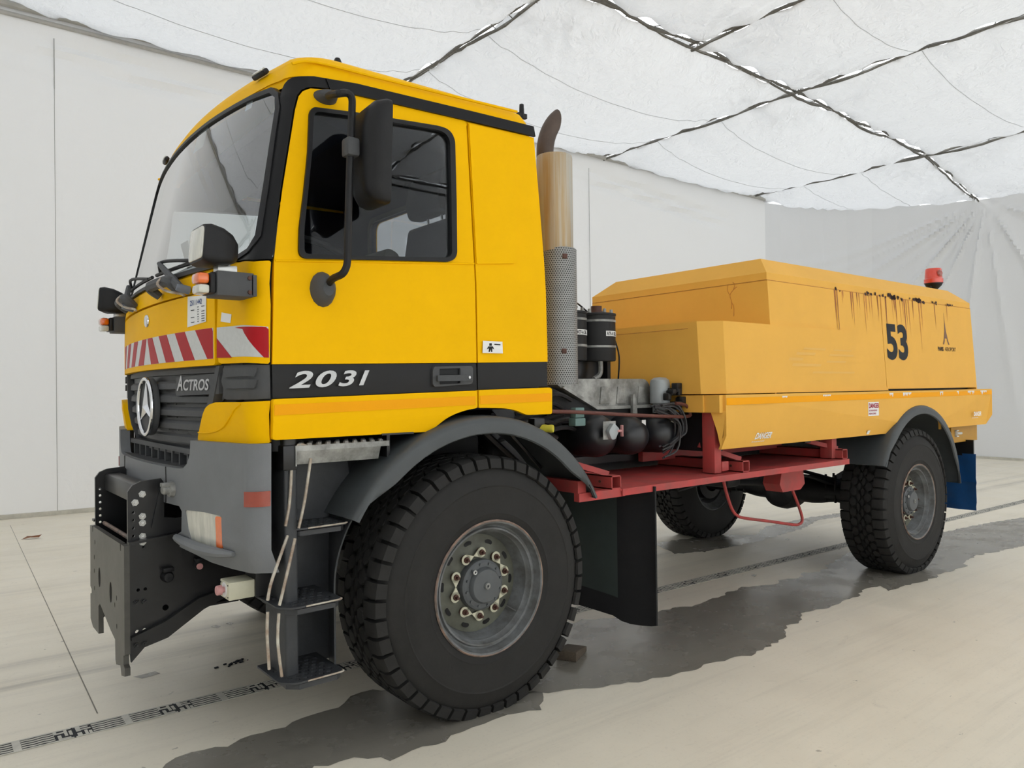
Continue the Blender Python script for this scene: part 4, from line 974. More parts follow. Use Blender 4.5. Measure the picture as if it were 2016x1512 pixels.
# shelf of the centre section, lower lip, seam
m = MB(); n = 16
for k in range(n):
    y0, y1 = -.60 + 1.2 * k / n, -.60 + 1.2 * (k + 1) / n; a, b = BU(sy(y0), 1.205, -.01), BU(sy(y1), 1.205, -.01)
    m.hexa([(a.x, y0, 1.19), (b.x, y1, 1.19), (-1.08, y1, 1.17), (-1.08, y0, 1.17), (a.x + .004, y0, 1.212), (b.x + .004, y1, 1.212), (-1.08, y1, 1.19), (-1.08, y0, 1.19)])
T(m, 'bumper_shelf', 'grey_plastic', bump)
for s in (-1, 1):
    lip = [BU(s * u, z, o) for u, z, o in ((.50, .90, .012), (.6, .893, .02), (.72, .885, .022), (.84, .885, .018), (.95, .893, .008))]
    m = MB(); m.tube(lip, [.016, .022, .024, .022, .01], 8); T(m, 'bumper_lip', 'bumper_grey', bump)
    m = MB(); m.tube([BU(s * u, z, .0) for u, z in ((.38, 1.205), (.385, 1.12), (.38, 1.04))], .004, 5); T(m, 'bumper_seam', 'gloss_black', bump)
    H_ = hl_r if s < 0 else mir(hl_r)
    T(sheet(H_, lambda u, v, w: BU(u, v, w - .035), .004, (), BUU), 'lamp_well', 'gloss_black', bump)
    T(sheet(H_, lambda u, v, w: BU(u, v, w - .004), .006, (), BUU), 'headlamp_glass', 'clear_lens', bump)
    us = [u for u, _ in hl]; am = rounded([bu(*p) for p in [(424, 1016), (436.5, 1018), (437.5, 1079), (424, 1082)]], .012)
    if s > 0: am = mir(am)
    T(sheet(am, lambda u, v, w: BU(u, v, w + .0), .004, (), BUU), 'turn_segment', 'amber', bump)
    rf = rounded([bu(*p) for p in [(483, 968), (532, 966), (532, 996), (483, 998)]], .004)
    if s > 0: rf = mir(rf)
    T(sheet(rf, lambda u, v, w: BU(u, v, w + .006), .008, (), BUU), 'side_reflector', 'red_lens', bump, label='brick red rectangular side reflector')
c = BU(sy(-.50), 1.11, 0); m = MB(); m.lathe([(0, .05), (.016, .048), (.022, .04), (.022, .02), (.034, .018), (.036, .0)], c, (-1, -.1, 0), 14); m.box(c.x - .05, c.x - .015, c.y - .022, c.y + .022, c.z + .012, c.z + .03, .004); T(m, 'coupling_plug', 'alu', bump)
# emergency stop box under the corner
m = MB(); m.box(-1.155, -1.05, -1.01, -.90, .70, .772, .004); eb = T(m, 'push_button_box', 'cream')
m = MB(); m.lathe([(0, .035), (.017, .034), (.02, .03), (.02, .012), (.012, .01), (.012, 0)], (-1.155, -.955, .737), (-1, 0, 0), 18); T(m, 'push_button', 'pale_red', eb)
m = MB(); m.lathe([(.0, .002), (.03, .002), (.03, 0)], (-1.155, -.955, .737), (-1, 0, 0), 20); T(m, 'button_ring', 'paper', eb)
for y in (-.998, -.912):
    for z in (.712, .76): m = MB(); m.lathe([(0, .002), (.003, .002), (.003, 0)], (-1.155, y, z), (-1, 0, 0), 8); T(m, 'screw', 'ink', eb)
m = MB(); m.box(-1.05, -.9, -1.02, -.9, .70, .80); T(m, 'box_bracket', 'black_steel', eb)

# ------------------------------------------------------------------ mounting plate for a front implement
pl = [(-.40, .862), (-.34, .862), (-.335, .83), (-.325, .83), (-.32, .862), (.32, .855), (.325, .825), (.335, .825), (.34, .855), (.40, .850), (.40, .62), (.405, .60), (.405, .53), (.37, .52), (.37, .50), (.405, .49), (.405, .36), (.34, .33), (.30, .33), (.19, .33), (.19, .47),
      (.15, .49), (-.10, .42), (-.20, .40), (-.205, .31), (-.22, .29), (-.31, .31), (-.33, .27), (-.40, .285), (-.40, .32), (-.375, .33), (-.375, .37), (-.40, .38)]
hs = [circ(y, z, .028, 14, .05) for y, z in ((.16, .62), (-.11, .60))] + [circ(y, z, .009, 8, .013) for y, z in ((.29, .63), (.29, .54), (.29, .70), (-.24, .60), (-.24, .47), (-.20, .56), (.27, .78))]
m = MB(); m.prism(pl, 'x', -1.415, -1.392, holes=hs); mp_ = T(m, 'mounting_plate', 'plate_grey', label='worn dark steel implement plate with hooked lower corners')
sp_ = [(-1.395, .86), (-1.395, 1.10), (-1.375, 1.128), (-1.34, 1.143), (-1.255, 1.150), (-1.243, 1.13), (-1.243, .97), (-1.19, .96), (-.88, .96), (-.88, .60), (-.95, .56), (-1.07, .515), (-1.23, .415), (-1.33, .392), (-1.385, .335), (-1.392, .42)]
shs = [circ(-1.372 + .0, 1.04 - k * .035, .007, 8) for k in range(6)] + [circ(-1.24, .555, .014, 12), circ(-1.36, .468, .009, 10), circ(-1.33, .47, .009, 10), circ(-1.33, .845, .007, 8), circ(-1.355, .655, .008, 8), circ(-1.325, .655, .008, 8)]
for s in (-1, 1):
    m = MB(); a = s * .385; m.prism(sp_, 'y', min(a, a - s * .018), max(a, a - s * .018), holes=shs); o = T(m, 'plate_arm', 'black_steel')
    dn_ = (0, s, 0)
    for (x, z) in ((-1.335, 1.085), (-1.365, 1.05), (-1.335, .985), (-1.335, .955), (-1.335, .895), (-1.335, .868), (-1.33, .60), (-1.362, .60), (-1.33, .41), (-1.365, .41)):
        m = MB(); m.lathe([(0, .022), (.006, .021), (.0065, .012), (.012, .012), (.0125, .003), (.016, .003), (.016, 0)], (x, s * .385, z), dn_, 6); T(m, 'bolt', 'steel' if z > .8 else 'black_steel', o)
    m = MB(); m.prism([(-1.40, .88), (-1.10, .905), (-1.10, .895), (-1.40, .868)], 'y', min(s * .385, s * .43), max(s * .385, s * .43)); T(m, 'arm_rib', 'black_steel', o)
    m = MB(); m.prism([(-1.39, .455), (-1.25, .50), (-1.1, .58), (-.9, .62), (-.9, .605), (-1.1, .565), (-1.25, .485), (-1.39, .44)], 'y', min(s * .385, s * .42), max(s * .385, s * .42)); T(m, 'arm_rib', 'black_steel', o)
    m = MB(); m.prism([(-1.30, .93), (-1.26, 1.12), (-1.25, 1.12), (-1.285, .93)], 'y', min(s * .385, s * .40), max(s * .385, s * .40)); T(m, 'arm_rib', 'black_steel', o)
    if s < 0:
        for (x, z, mm, r) in ((-1.235, .70, 'black_plastic', .024), (-1.10, .73, 'pale_red', .016)):
            m = MB(); m.lathe([(0, .045), (r * .8, .043), (r, .035), (r, .01), (r * 1.15, 0)], (x, -.385, z), (0, -1, 0), 14); pc = T(m, 'hydraulic_coupler', mm if mm != 'pale_red' else 'black_plastic', o)
            m = MB(); m.box(x - r, x + r, -.43, -.385, z + r, z + r + .02, .004); T(m, 'coupler_lid', 'black_plastic', pc)
            if mm == 'pale_red': m = MB(); m.lathe([(0, .05), (r * .9, .048), (r * .9, .04)], (x, -.385, z), (0, -1, 0), 14); T(m, 'coupler_cap', 'pale_red', pc)
m = MB(); m.box(-1.35, -1.27, -.37, .37, 1.03, 1.12, .01); T(m, 'cross_beam', 'black_steel')
m = MB(); m.box(-1.392, -.9, -.367, .367, .52, .53); T(m, 'plate_floor', 'black_steel')
m = MB(); m.box(-.93, -.9, -.37, .37, .53, .96); T(m, 'plate_back', 'black_steel')
m = MB(); m.tube([(-1.36, -.30, .87), (-1.36, .33, .865)], .010, 6); T(m, 'locking_rod', 'rust')

# ------------------------------------------------------------------ wheels: one built, three copied
def make_wheel():
    # outer face at y=0 looking to -Y, tyre reaches in to y=+.375
    d = (0, -1, 0); o = (0, 0, 0)
    rim = MB()
    rim.lathe([(.305, -.05), (.318, -.012), (.320, .004), (.314, .012), (.305, .008), (.300, -.012), (.292, -.030), (.284, -.034), (.279, -.022), (.271, -.022), (.264, -.045), (.258, -.052), (.252, -.085), (.246, -.095), (.243, -.112), (.236, -.124), (.20, -.116), (.16, -.106), (.10, -.106)], o, d, 56)
    rim.lathe([(.318, -.36), (.318, -.37), (.305, -.375), (.29, -.34), (.25, -.30), (.24, -.2), (.232, -.17), (.10, -.17)], o, d, 40)
    w = rim.build('wheel', ['rim', 'gloss_black'], truck, .5)
    m = MB(); m.lathe([(.3195, .0), (.3215, .008), (.316, .0145), (.311, .010)], o, d, 56); m.build('rim_edge', 'rust', w)
    m = MB(); m.lathe([(.236, -.1205), (.20, -.113), (.16, -.103), (.115, -.103)], o, d, 48); m.build('wheel_disc', 'disc', w)
    for k in range(10):
        a = math.radians(105 + 36 * k); c = Vector((.202 * math.cos(a), 0, .202 * math.sin(a))); u = Vector((math.cos(a), 0, math.sin(a))); v = Vector((-math.sin(a), 0, math.cos(a)))
        m = MB(); m.add([c + u * .013 * math.cos(t) + v * .023 * math.sin(t) + Vector((0, .1115, 0)) for t in [2 * PI * j / 14 for j in range(14)]], [tuple(range(14))]); m.build('vent_hole', 'gloss_black', w)
    hub = MB(); hub.lathe([(.120, -.12), (.122, -.08), (.119, -.065), (.108, -.058), (.088, -.056), (.084, -.040), (.078, -.032), (.02, -.028), (.02, -.026), (0, -.026)], o, d, 36); h = hub.build('hub_cap', 'hub_grey', w, .4)
    for k in range(12):
        a = 2 * PI * k / 12 + .2; m = MB(); m.lathe([(0, .008), (.006, .008), (.007, 0)], (.102 * math.cos(a), .058, .102 * math.sin(a)), d, 6); m.build('hub_bolt', 'hub_grey', w)
    m = MB(); m.lathe([(.006, .006), (.010, .008), (.015, .007), (.017, 0)], (0, .027, 0), d, 12); m.build('hub_plug', 'alu', w)
    m = MB(); m.lathe([(.005, .004), (.009, .005), (.012, .003), (.012, 0)], (-.062, .040, .072), d, 10); m.build('filler_plug', 'steel', w)
    nut0 = None; ang0 = [87, 159, 231, 303, 15]
    for a0 in ang0:
        for j in (0, 1):
            a = math.radians(a0 + 36 * j); c = Vector((.152 * math.cos(a), .104, .152 * math.sin(a)))
            if nut0 is None:
                m = MB(); m.lathe([(0, .048), (.007, .047), (.0075, .030), (.0135, .030), (.0145, .027), (.0145, .006), (.019, .004), (.019, 0)], (0, 0, 0), d, 12); nut0 = m.build('wheel_nut', 'nut', w, .4); nut0.location = c
            else: copy_of(nut0, 'wheel_nut', w, Matrix.Translation(c))
        p = [Vector((.152 * math.cos(math.radians(a0 + 36 * j)), 0, .152 * math.sin(math.radians(a0 + 36 * j)))) for j in (0, 1)]; mid = (p[0] + p[1]) / 2
        m = MB()
        for q in p:
            m.lathe([(.014, .0), (.025, .0), (.025, .004), (.014, .004)], q + Vector((0, .086, 0)), d, 18, closed=True)
            t = (mid - q); L_ = t.length; t.normalize(); e = Vector((-t.z, 0, t.x))
            pts = [q + e * .0245 + t * .006, q - e * .0245 + t * .006, mid + t * .0 - e * .001, mid + e * .001]
            m.hexa([x + Vector((0, .086, 0)) for x in pts] + [x + Vector((0, .082, 0)) for x in pts])
        m.build('nut_indicator', 'cream', w)
    m = MB(); m.tube([(.17, .10, -.14), (.20, .06, -.165), (.215, .045, -.175)], .004, 6); m.build('valve_stem', 'rim', w)
    # tyre
    t = MB()
    t.lathe([(.306, -.045), (.312, -.008), (.322, .004), (.345, .010), (.352, .014), (.360, .012), (.42, .020), (.478, .018), (.484, .021), (.490, .017), (.53, .006), (.56, -.012), (.582, -.030), (.592, -.046), (.594, -.10), (.597, -.1875), (.594, -.275), (.592, -.33), (.582, -.345),
             (.56, -.363), (.53, -.381), (.48, -.393), (.42, -.395), (.345, -.385), (.318, -.375), (.306, -.33)], o, d, 92)
    NB = 46
    def blk(a, poly, r0, r1, tw=0.):
        # poly: (arc metres, height h) -> raised block
        n = len(poly); V = []
        for r in (r0, r1):
            for s_, h in poly:
                th = a + s_ / .62; V.append((r * math.cos(th), -h, r * math.sin(th)))
        t.add(V, [tuple(range(n, 2 * n))] + [(i, (i + 1) % n, n + (i + 1) % n, n + i) for i in range(n)])
    pt = 2 * PI * .62 / NB
    for k in range(NB):
        a = 2 * PI * k / NB
        for s in (0, 1):
            f = (lambda h: h) if s == 0 else (lambda h: -.375 - h)
            aa = a + (PI / NB if s else 0)
            # shoulder block with sloping outer side
            w0, w1 = -.40 * pt, .40 * pt; V = []
            for (r, h) in ((.590, -.094), (.560, -.006), (.566, .006), (.610, -.008), (.6215, -.030), (.6235, -.094)):
                for q in (w0, w1): th = aa + q / .62; V.append((r * math.cos(th), -f(h), r * math.sin(th)))
            t.add(V, [(2, 3, 1, 0), (4, 5, 3, 2), (6, 7, 5, 4), (8, 9, 7, 6), (10, 11, 9, 8), (0, 1, 11, 10), (0, 10, 8, 6, 4, 2), (1, 3, 5, 7, 9, 11)])
            # hexagonal mid block
            hx = [(-.30 * pt, f(-.140)), (-.44 * pt, f(-.122)), (-.30 * pt, f(-.104)), (.30 * pt, f(-.104)), (.44 * pt, f(-.122)), (.30 * pt, f(-.140))]
            hx = [(-.24 * pt, f(-.152)), (-.43 * pt, f(-.126)), (-.24 * pt, f(-.102)), (.24 * pt, f(-.102)), (.43 * pt, f(-.126)), (.24 * pt, f(-.152))]
            blk(aa + PI / NB, hx, .594, .624)
        for (j, h0) in ((0, -.172), (1, -.203)):
            hx = [(-.22 * pt, h0 - .012), (-.40 * pt, h0), (-.22 * pt, h0 + .012), (.22 * pt, h0 + .012), (.40 * pt, h0), (.22 * pt, h0 - .012)]
            blk(a + j * PI / NB, hx, .594, .6235)
    t.build('tyre', 'rubber', w, .45)
    for tx, a0 in (('14.00 R 20', 200), ('TUBELESS', 20), ('RADIAL', 110)):
        m = text_mb(tx, .034, lambda u, v, q: Vector(((.43 + v) * math.cos(math.radians(a0) - u / .44), -.0205 - q, (.43 + v) * math.sin(math.radians(a0) - u / .44))), .0015, .0, 1.15, 0); m.build('sidewall_lettering', 'rubber', w) if tx == '14.00 R 20' else m.bm.free()
    return w
w0 = make_wheel()
def dup_tree(o, parent, mw):
    c = o.copy(); c.name = o.name.split('.')[0]; C.objects.link(c); c.parent = parent; c.matrix_basis = mw
    for ch in o.children:
        k = ch.copy(); k.name = ch.name.split('.')[0]; C.objects.link(k); k.parent = c
    return c
RX = 4.55
RZ = lambda x, y, z, a, ro: Matrix.Translation((x, y, z)) @ Matrix.Rotation(a, 4, 'Z') @ Matrix.Rotation(ro, 4, 'Y')
dup_tree(w0, truck, RZ(RX, -1.225, .545, 0, -.35)); dup_tree(w0, truck, RZ(0, 1.225, .60, PI, .4)); dup_tree(w0, truck, RZ(RX, 1.225, .545, PI, .9))
w0.matrix_basis = RZ(0, -1.225, .60, 0, 0)

# ------------------------------------------------------------------ mudguards
def mudguard(cx, cz, R0, a0, a1, y_out, y_in, name, lipd, s=-1, n=36):
    m = MB(); rows = []
    for k in range(n + 1):
        th = math.radians(a0 + (a1 - a0) * k / n); e = min(1, min(k, n - k) / (n * .16)); e = e * e * (3 - 2 * e)
        L_ = lipd * (.25 + .75 * e); yo = y_out
        sec = [(R0 - L_, yo - .006), (R0 - L_, yo - .018), (R0 - L_ * .7, yo - .012), (R0 - .022, yo), (R0 - .006, yo - .010), (R0, yo - .03), (R0 + .004, yo - .10), (R0, yo - .18), (R0, y_in), (R0 - .01, y_in), (R0 - .01, yo - .10), (R0 - .018, yo - .03), (R0 - .028, yo - .014)]
        sec = [(R0 - L_, yo - .012), (R0 - L_ + .006, yo - .002), (R0 - .03, yo), (R0 - .010, yo - .008), (R0, yo - .028), (R0 + .004, yo - .10), (R0, yo - .2), (R0, y_in), (R0 - .01, y_in), (R0 - .012, yo - .10), (R0 - .014, yo - .03), (R0 - .03, yo - .014)]
        rows.append([m.bm.verts.new((cx + r * math.cos(th), s * y, cz + r * math.sin(th))) for r, y in sec])
    for i in range(n):
        q = len(rows[0])
        for j in range(q): m.bm.faces.new((rows[i][j], rows[i][(j + 1) % q], rows[i + 1][(j + 1) % q], rows[i + 1][j]))
    m.bm.faces.new(rows[0]); m.bm.faces.new(list(reversed(rows[-1])))
    return T(m, name, 'fender_grey', ang=.9)
for s in (-1, 1):
    mudguard(-.02, .60, .815, 27, 150, 1.255, .78, 'mudguard', .085, s)
    mudguard(4.575, .60, .765, 3, 157, 1.275, .80, 'mudguard', .075, s)
# ------------------------------------------------------------------ cab steps, near side
M['step_black'] = mat('black moulded step', srgb(58, 60, 63), .5, 0, .2, 12, bump=.1, bscale=80)
st = part('cab_steps', 'black moulded entry steps with white cable threaded through')
m = MB(); m.prism(rounded([(-.985, -1.17), (-.925, -1.16), (-.925, -.98), (-.97, -.95), (-.985, -.95)], .015), 'z', .36, 1.35); T(m, 'step_column', 'step_black', st)
m = MB(); m.prism([(-.96, .36), (-.70, .36), (-.70, 1.0), (-.60, 1.15), (-.62, 1.30), (-.96, 1.30)], 'y', -.97, -.955); T(m, 'back_panel', 'step_black', st)
m = MB(); nn = 16
for k in range(nn + 1):
    z = .335 + (1.0 - .335) * k / nn; e = max(0, (z - .72) / .3); xo = -.775 + .10 * e * e; yo = -1.165 + .0 * e
    for (x, y) in ((xo, yo), (xo + .01, yo + .004), (-.69, -.955), (-.70, -.95)): m.bm.verts.new((x, y, z))
m.bm.verts.ensure_lookup_table()
for k in range(nn):
    for j in range(4): a = k * 4 + j; b = k * 4 + (j + 1) % 4; m.bm.faces.new([m.bm.verts[i] for i in (a, b, b + 4, a + 4)])
T(m, 'side_panel', 'step_black', st)
def tread(x0, x1, y0, y1, z, nm='step_tread', mt='step_black'):
    m = MB(); ol = rounded([(x0, y0 + .05), (x0 + .045, y0), (x1 - .01, y0), (x1, y0 + .02), (x1, y1), (x0, y1)], [.02, .03, .01, .01, .004, .01])
    hs = []; ni, nj = int((x1 - x0 - .03) / .034), int((y1 - y0 - .02) / .036)
    for i in range(ni):
        for j in range(nj):
            cx, cy = x0 + .035 + i * .034 + (.017 if j % 2 else 0), y0 + .030 + j * .036
            if cx < x1 - .02 and (cx > x0 + .05 or cy > y0 + .055): hs.append(circ(cx, cy, .0125, 8))
    m.prism(ol, 'z', z - .008, z, holes=hs); o = T(m, nm, mt, st)
    m = MB(); m.prism([(x0 + .03, y0 + .05), (x0 + .07, y0 + .012), (x1 - .03, y0 + .012), (x1 - .008, y0 + .03), (x1 - .008, y1), (x0 + .03, y1)], 'z', z - .034, z - .014); T(m, 'tread_underside', mt, o)
    m = MB(); m.tube([(x0 + .10, y0 - .001, z - .003), (x1 - .02, y0 - .001, z - .001), (x1 - .004, y0 + .018, z - .001)], .0035, 6); T(m, 'worn_edge', 'hose', o)
    return o
tread(-.985, -.705, -1.165, -.965, .985); tread(-1.035, -.775, -1.255, -.965, .695); tread(-1.03, -.77, -1.255, -.965, .400)
# aluminium top step
m = MB(); m.prism([(-.945, -1.19), (-.52, -1.19), (-.505, -1.17), (-.52, -1.0), (-.945, -1.0)], 'z', 1.300, 1.322); tp = T(m, 'top_step', 'alu', st, label='aluminium top step with studded tread')
m = MB(); m.prism([(-.945, -1.19), (-.94, -1.19), (-.94, -1.0), (-.945, -1.0)], 'z', 1.24, 1.3); m.prism([(-1.188, 1.30), (-1.165, 1.245), (-1.0, 1.245), (-1.0, 1.30)], 'x', -.94, -.56); T(m, 'step_face', 'alu', tp)
for i in range(10):
    for j in range(4):
        m = MB(); m.lathe([(.006, .007), (.009, .008), (.013, .0)], (-.92 + i * .041 + (.02 if j % 2 else 0), -1.17 + j * .042, 1.322), (0, 0, 1), 8); T(m, 'stud', 'alu', tp)
m = MB(); m.box(-.995, -.935, -1.185, -1.03, 1.225, 1.325, .006); T(m, 'step_bracket', 'black_steel', st)
m = MB(); m.box(-.52, -.505, -1.17, -.95, 1.25, 1.36); m.box(-.56, -.40, -1.20, -1.1, 1.347, 1.355); T(m, 'rear_step_bracket', 'black_steel', st)
# cable
for L_ in ([(574, 925), (570, 990), (562, 1036)], [(566, 1055), (550, 1100), (533, 1150), (527, 1182)], [(527, 1205), (526, 1250), (530, 1318)], [(612, 902), (600, 985), (588, 1040)], [(581, 1060), (572, 1100), (558, 1160), (550, 1192)], [(549, 1208), (547, 1265), (555, 1332)], [(577, 884), (590, 876), (602, 878), (611, 886)]):
    m = MB(); m.tube([P(x, y, 'y', -1.175 if y < 1060 else -1.235) for x, y in L_], .006, 6); T(m, 'cable', 'hose', st)
# dark wheel-arch liner / structure behind the steps
m = MB(); m.prism([(-1.03, .95), (-.80, .95), (-.60, 1.15), (-.45, 1.33), (-1.03, 1.35)], 'y', -.95, -.93); T(m, 'arch_liner', 'gloss_black')

# ------------------------------------------------------------------ chassis
ch = part('chassis')
for s in (-1, 1):
    m = MB(); m.prism([(-1.0, .82), (.2, .86), (6.05, .86), (6.05, 1.12), (-1.0, 1.12)], 'y', min(s * .38, s * .46), max(s * .38, s * .46), .01); T(m, 'frame_rail', 'clutter', ch)
    for ax in (0, RX):
        for k in range(4):
            m = MB(); L_ = .62 - k * .11; m.prism([(ax - L_, .80 - k * .0 + .0), (ax, .66 - k * .018), (ax + L_, .80), (ax + L_, .815), (ax, .676 - k * .018), (ax - L_, .815)] if k == 0 else [(ax - L_, .70 + .05 * (L_ / .62) - k * .017 + .02), (ax, .662 - k * .018), (ax + L_, .70 + .05 * (L_ / .62) - k * .017 + .02), (ax + L_, .73 + .05 * (L_ / .62) - k * .017 + .005), (ax, .675 - k * .018), (ax - L_, .73 + .05 * (L_ / .62) - k * .017 + .005)], 'y', min(s * .44, s * .53), max(s * .44, s * .53)); T(m, 'leaf_spring', 'clutter', ch)
        m = MB(); m.box(ax - .09, ax + .09, min(s * .43, s * .54), max(s * .43, s * .54), .50, .54, .005)
        for dx in (-.07, .07):
            for dy in (.44, .53): m.tube([(ax + dx, s * dy, .72), (ax + dx, s * dy, .465)], .011, 6)
        T(m, 'spring_clamp', 'clutter', ch)
for ax in (0, RX):
    zo = -.017 if ax == 0 else -.072
    m = MB(); m.tube([(ax, -.95, .617 + zo), (ax, -.5, .617 + zo), (ax, -.28, .62 + zo), (ax, .28, .62 + zo), (ax, .5, .617 + zo), (ax, .95, .617 + zo)], [.10, .085, .12, .12, .085, .10], 14); axl = T(m, 'axle', 'clutter', ch)
    m = MB(); m.lathe([(0, -.22), (.10, -.21), (.16, -.16), (.19, -.05), (.19, .05), (.16, .16), (.10, .21), (0, .22)], (ax, .0, .61 + zo), (1, 0, 0), 20); T(m, 'differential', 'clutter', ch)
    for s in (-1, 1): m = MB(); m.lathe([(.13, .0), (.2, .02), (.2, .12), (.12, .14)], (ax, s * 1.02, .617 + zo), (0, s * -1, 0), 24); T(m, 'brake_drum', 'clutter', ch)
m = MB(); m.tube([(.2, 0, .62), (1.2, .0, .85), (1.6, 0, .88), (4.3, 0, .64)], .05, 12); T(m, 'propeller_shaft', 'clutter', ch)
for (x0, x1, y0, y1, z0, z1) in ((.5, 1.7, -.36, .36, .62, 1.45), (-.9, .5, -.35, .35, .75, 1.40), (2.4, 3.0, -.3, .3, .75, 1.1), (3.1, 3.3, -.35, .35, .7, .95), (-.95, -.3, .5, 1.0, .8, 1.3), (.75, 1.9, .5, 1.1, .62, 1.15)):
    m = MB(); m.box(x0, x1, y0, y1, z0, z1, .04); T(m, 'drivetrain_housing', 'clutter', ch)
for (x, y, z) in ((RX - .42, -.25, .72), (RX - .42, .25, .72), (.32, -.6, .95)):
    m = MB(); m.lathe([(0, .10), (.07, .09), (.085, .05), (.085, -.03), (.07, -.08), (0, -.1)], (x, y, z), (1, 0, 0), 18); T(m, 'brake_chamber', 'clutter', ch)
r = random.Random(8)
for k in range(14):
    x = r.uniform(2.2, 4.2); y = r.uniform(-.5, .5); z = r.uniform(.72, 1.1); m = MB(); m.tube([(x, y, z), (x + r.uniform(.2, .7), y + r.uniform(-.2, .2), z + r.uniform(-.1, .1)), (x + r.uniform(.6, 1.2), y + r.uniform(-.3, .3), z + r.uniform(-.1, .05))], r.uniform(.012, .03), 6); T(m, 'brake_line', 'clutter', ch)
# inner wheel-arch items under the cab on the near side
for k in range(6):
    m = MB(); x = -.55 + k * .19; m.tube([(x, -.62, 1.20), (x + .1, -.60, 1.26 + .03 * (k % 2)), (x + .25, -.55, 1.2)], .018, 8); T(m, 'hose', 'clutter', ch)
m = MB(); m.box(-.25, .35, -.66, -.47, 1.12, 1.28, .01); T(m, 'mounting_bracket', 'band_grey', ch)
m = MB(); m.tube([(.10, -.9, 1.40), (.52, -.8, 1.12)], .02, 6); m.tube([(.22, -.95, 1.42), (.60, -.9, 1.10)], .012, 6); T(m, 'mudguard_stay', 'black_steel', ch)
# mudflap behind the front wheel
m = MB(); path = [(.97, -.62), (1.02, -.80), (1.08, -.98), (1.10, -1.03), (1.12, -1.08), (1.145, -1.14), (1.165, -1.20), (1.17, -1.235)]
ptsb = [(x, y, .975, z0) for (x, y), z0 in zip(path, (.24, .225, .20, .175, .165, .165, .17, .18))]
for th in (0, .008):
    for (x, y, zt, zb) in ptsb: m.bm.verts.new((x + th, y + (0 if y > -1.1 else -th * .5), zt)); m.bm.verts.new((x + th, y + (0 if y > -1.1 else -th * .5), zb))
m.bm.verts.ensure_lookup_table(); n = len(path); V = m.bm.verts
for i in range(n - 1):
    a = 2 * i; b = a + 2 * n; m.bm.faces.new((V[a], V[a + 1], V[a + 3], V[a + 2])); m.bm.faces.new((V[b], V[b + 2], V[b + 3], V[b + 1])); m.bm.faces.new((V[a], V[a + 2], V[b + 2], V[b])); m.bm.faces.new((V[a + 1], V[b + 1], V[b + 3], V[a + 3]))
m.bm.faces.new((V[0], V[2 * n], V[2 * n + 1], V[1])); m.bm.faces.new((V[2 * n - 2], V[2 * n - 1], V[4 * n - 1], V[4 * n - 2]))
mf = T(m, 'mudflap', 'black_plastic', label='black rubber mudflap with a green-grey stiffening sheet')
M['green_grey'] = mat('green grey sheet', srgb(52, 60, 58), .45, 0, .2, 6)
a, b, c_, d_ = (.963, -.62), (1.013, -.80), (1.073, -.98), (1.088, -1.015)
m = MB(); m.add([(a[0], a[1], .96), (b[0], b[1], .96), (c_[0], c_[1], .96), (d_[0], d_[1], .96), (d_[0], d_[1], .31), (c_[0], c_[1], .32), (b[0], b[1], .35), (a[0], a[1], .37)], [(0, 1, 6, 7), (1, 2, 5, 6), (2, 3, 4, 5)]); T(m, 'stiffener', 'green_grey', mf)
# ------------------------------------------------------------------ behind the cab
# exhaust: heat shield of perforated sheet, silencer, curved tail
def perforated():
    m_ = bpy.data.materials.new('perforated sheet'); m_.use_nodes = True; nt = m_.node_tree; N, L = nt.nodes, nt.links; b = N['Principled BSDF']
    tc = N.new('ShaderNodeTexCoord'); sp = N.new('ShaderNodeSeparateXYZ'); L.new(tc.outputs['Object'], sp.inputs[0])
    def M_(op, a, b_=None, c=None):
        n = N.new('ShaderNodeMath'); n.operation = op
        for i, v in enumerate((a, b_, c)):
            if v is None: continue
            if isinstance(v, (int, float)): n.inputs[i].default_value = v
            else: L.new(v, n.inputs[i])
        return n.outputs[0]
    an = M_('ARCTAN2', sp.outputs[1], sp.outputs[0]); u = M_('MULTIPLY', an, 50 / (2 * PI)); v = M_('MULTIPLY', sp.outputs[2], 1 / .0118)
    row = M_('FLOOR', v); st_ = M_('MULTIPLY', M_('MODULO', row, 2), .5); fu = M_('SUBTRACT', M_('FRACT', M_('ADD', M_('ADD', u, st_), 100)), .5); fv = M_('SUBTRACT', M_('FRACT', v), .5)
    dd_ = M_('ADD', M_('MULTIPLY', fu, fu), M_('MULTIPLY', fv, fv)); hole = M_('LESS_THAN', dd_, .085)
    mx = N.new('ShaderNodeMix'); mx.data_type = 'RGBA'; L.new(hole, mx.inputs[0]); mx.inputs[6].default_value = srgb(150, 151, 150); mx.inputs[7].default_value = srgb(30, 29, 28); L.new(mx.outputs[2], b.inputs['Base Color'])
    b.inputs['Metallic'].default_value = .2; b.inputs['Roughness'].default_value = .5
    return m_
M['perforated'] = perforated()
M['pipe_rusty'] = mat('stained exhaust pipe', srgb(186, 183, 174), .42, .3, 0, 1.3, col2=srgb(176, 148, 104), bump=.1, bscale=40, stretch=(22, 22, .7))
M['tail_dark'] = mat('burnt tail pipe', srgb(92, 78, 70), .55, .4, .3, 8)
ex = part('exhaust_stack'); ECX, ECY = .742, -.90
m = MB(); m.lathe([(.0, -.01), (.098, -.01), (.103, 0), (.103, .53), (.100, .545), (.09, .548), (.085, .53), (.0, .53)], (0, 0, 0), (0, 0, 1), 36); o = T(m, 'silencer', 'pipe_rusty', ex); o.location = (ECX - .012, ECY, 2.32)
m = MB(); m.lathe([(.098, 0), (.112, 0), (.112, .765), (.108, .77), (.098, .765)], (0, 0, 0), (0, 0, 1), 40, closed=True); o = T(m, 'heat_shield', 'perforated', ex, label='grey perforated heat shield'); o.location = (ECX, ECY, 1.565)
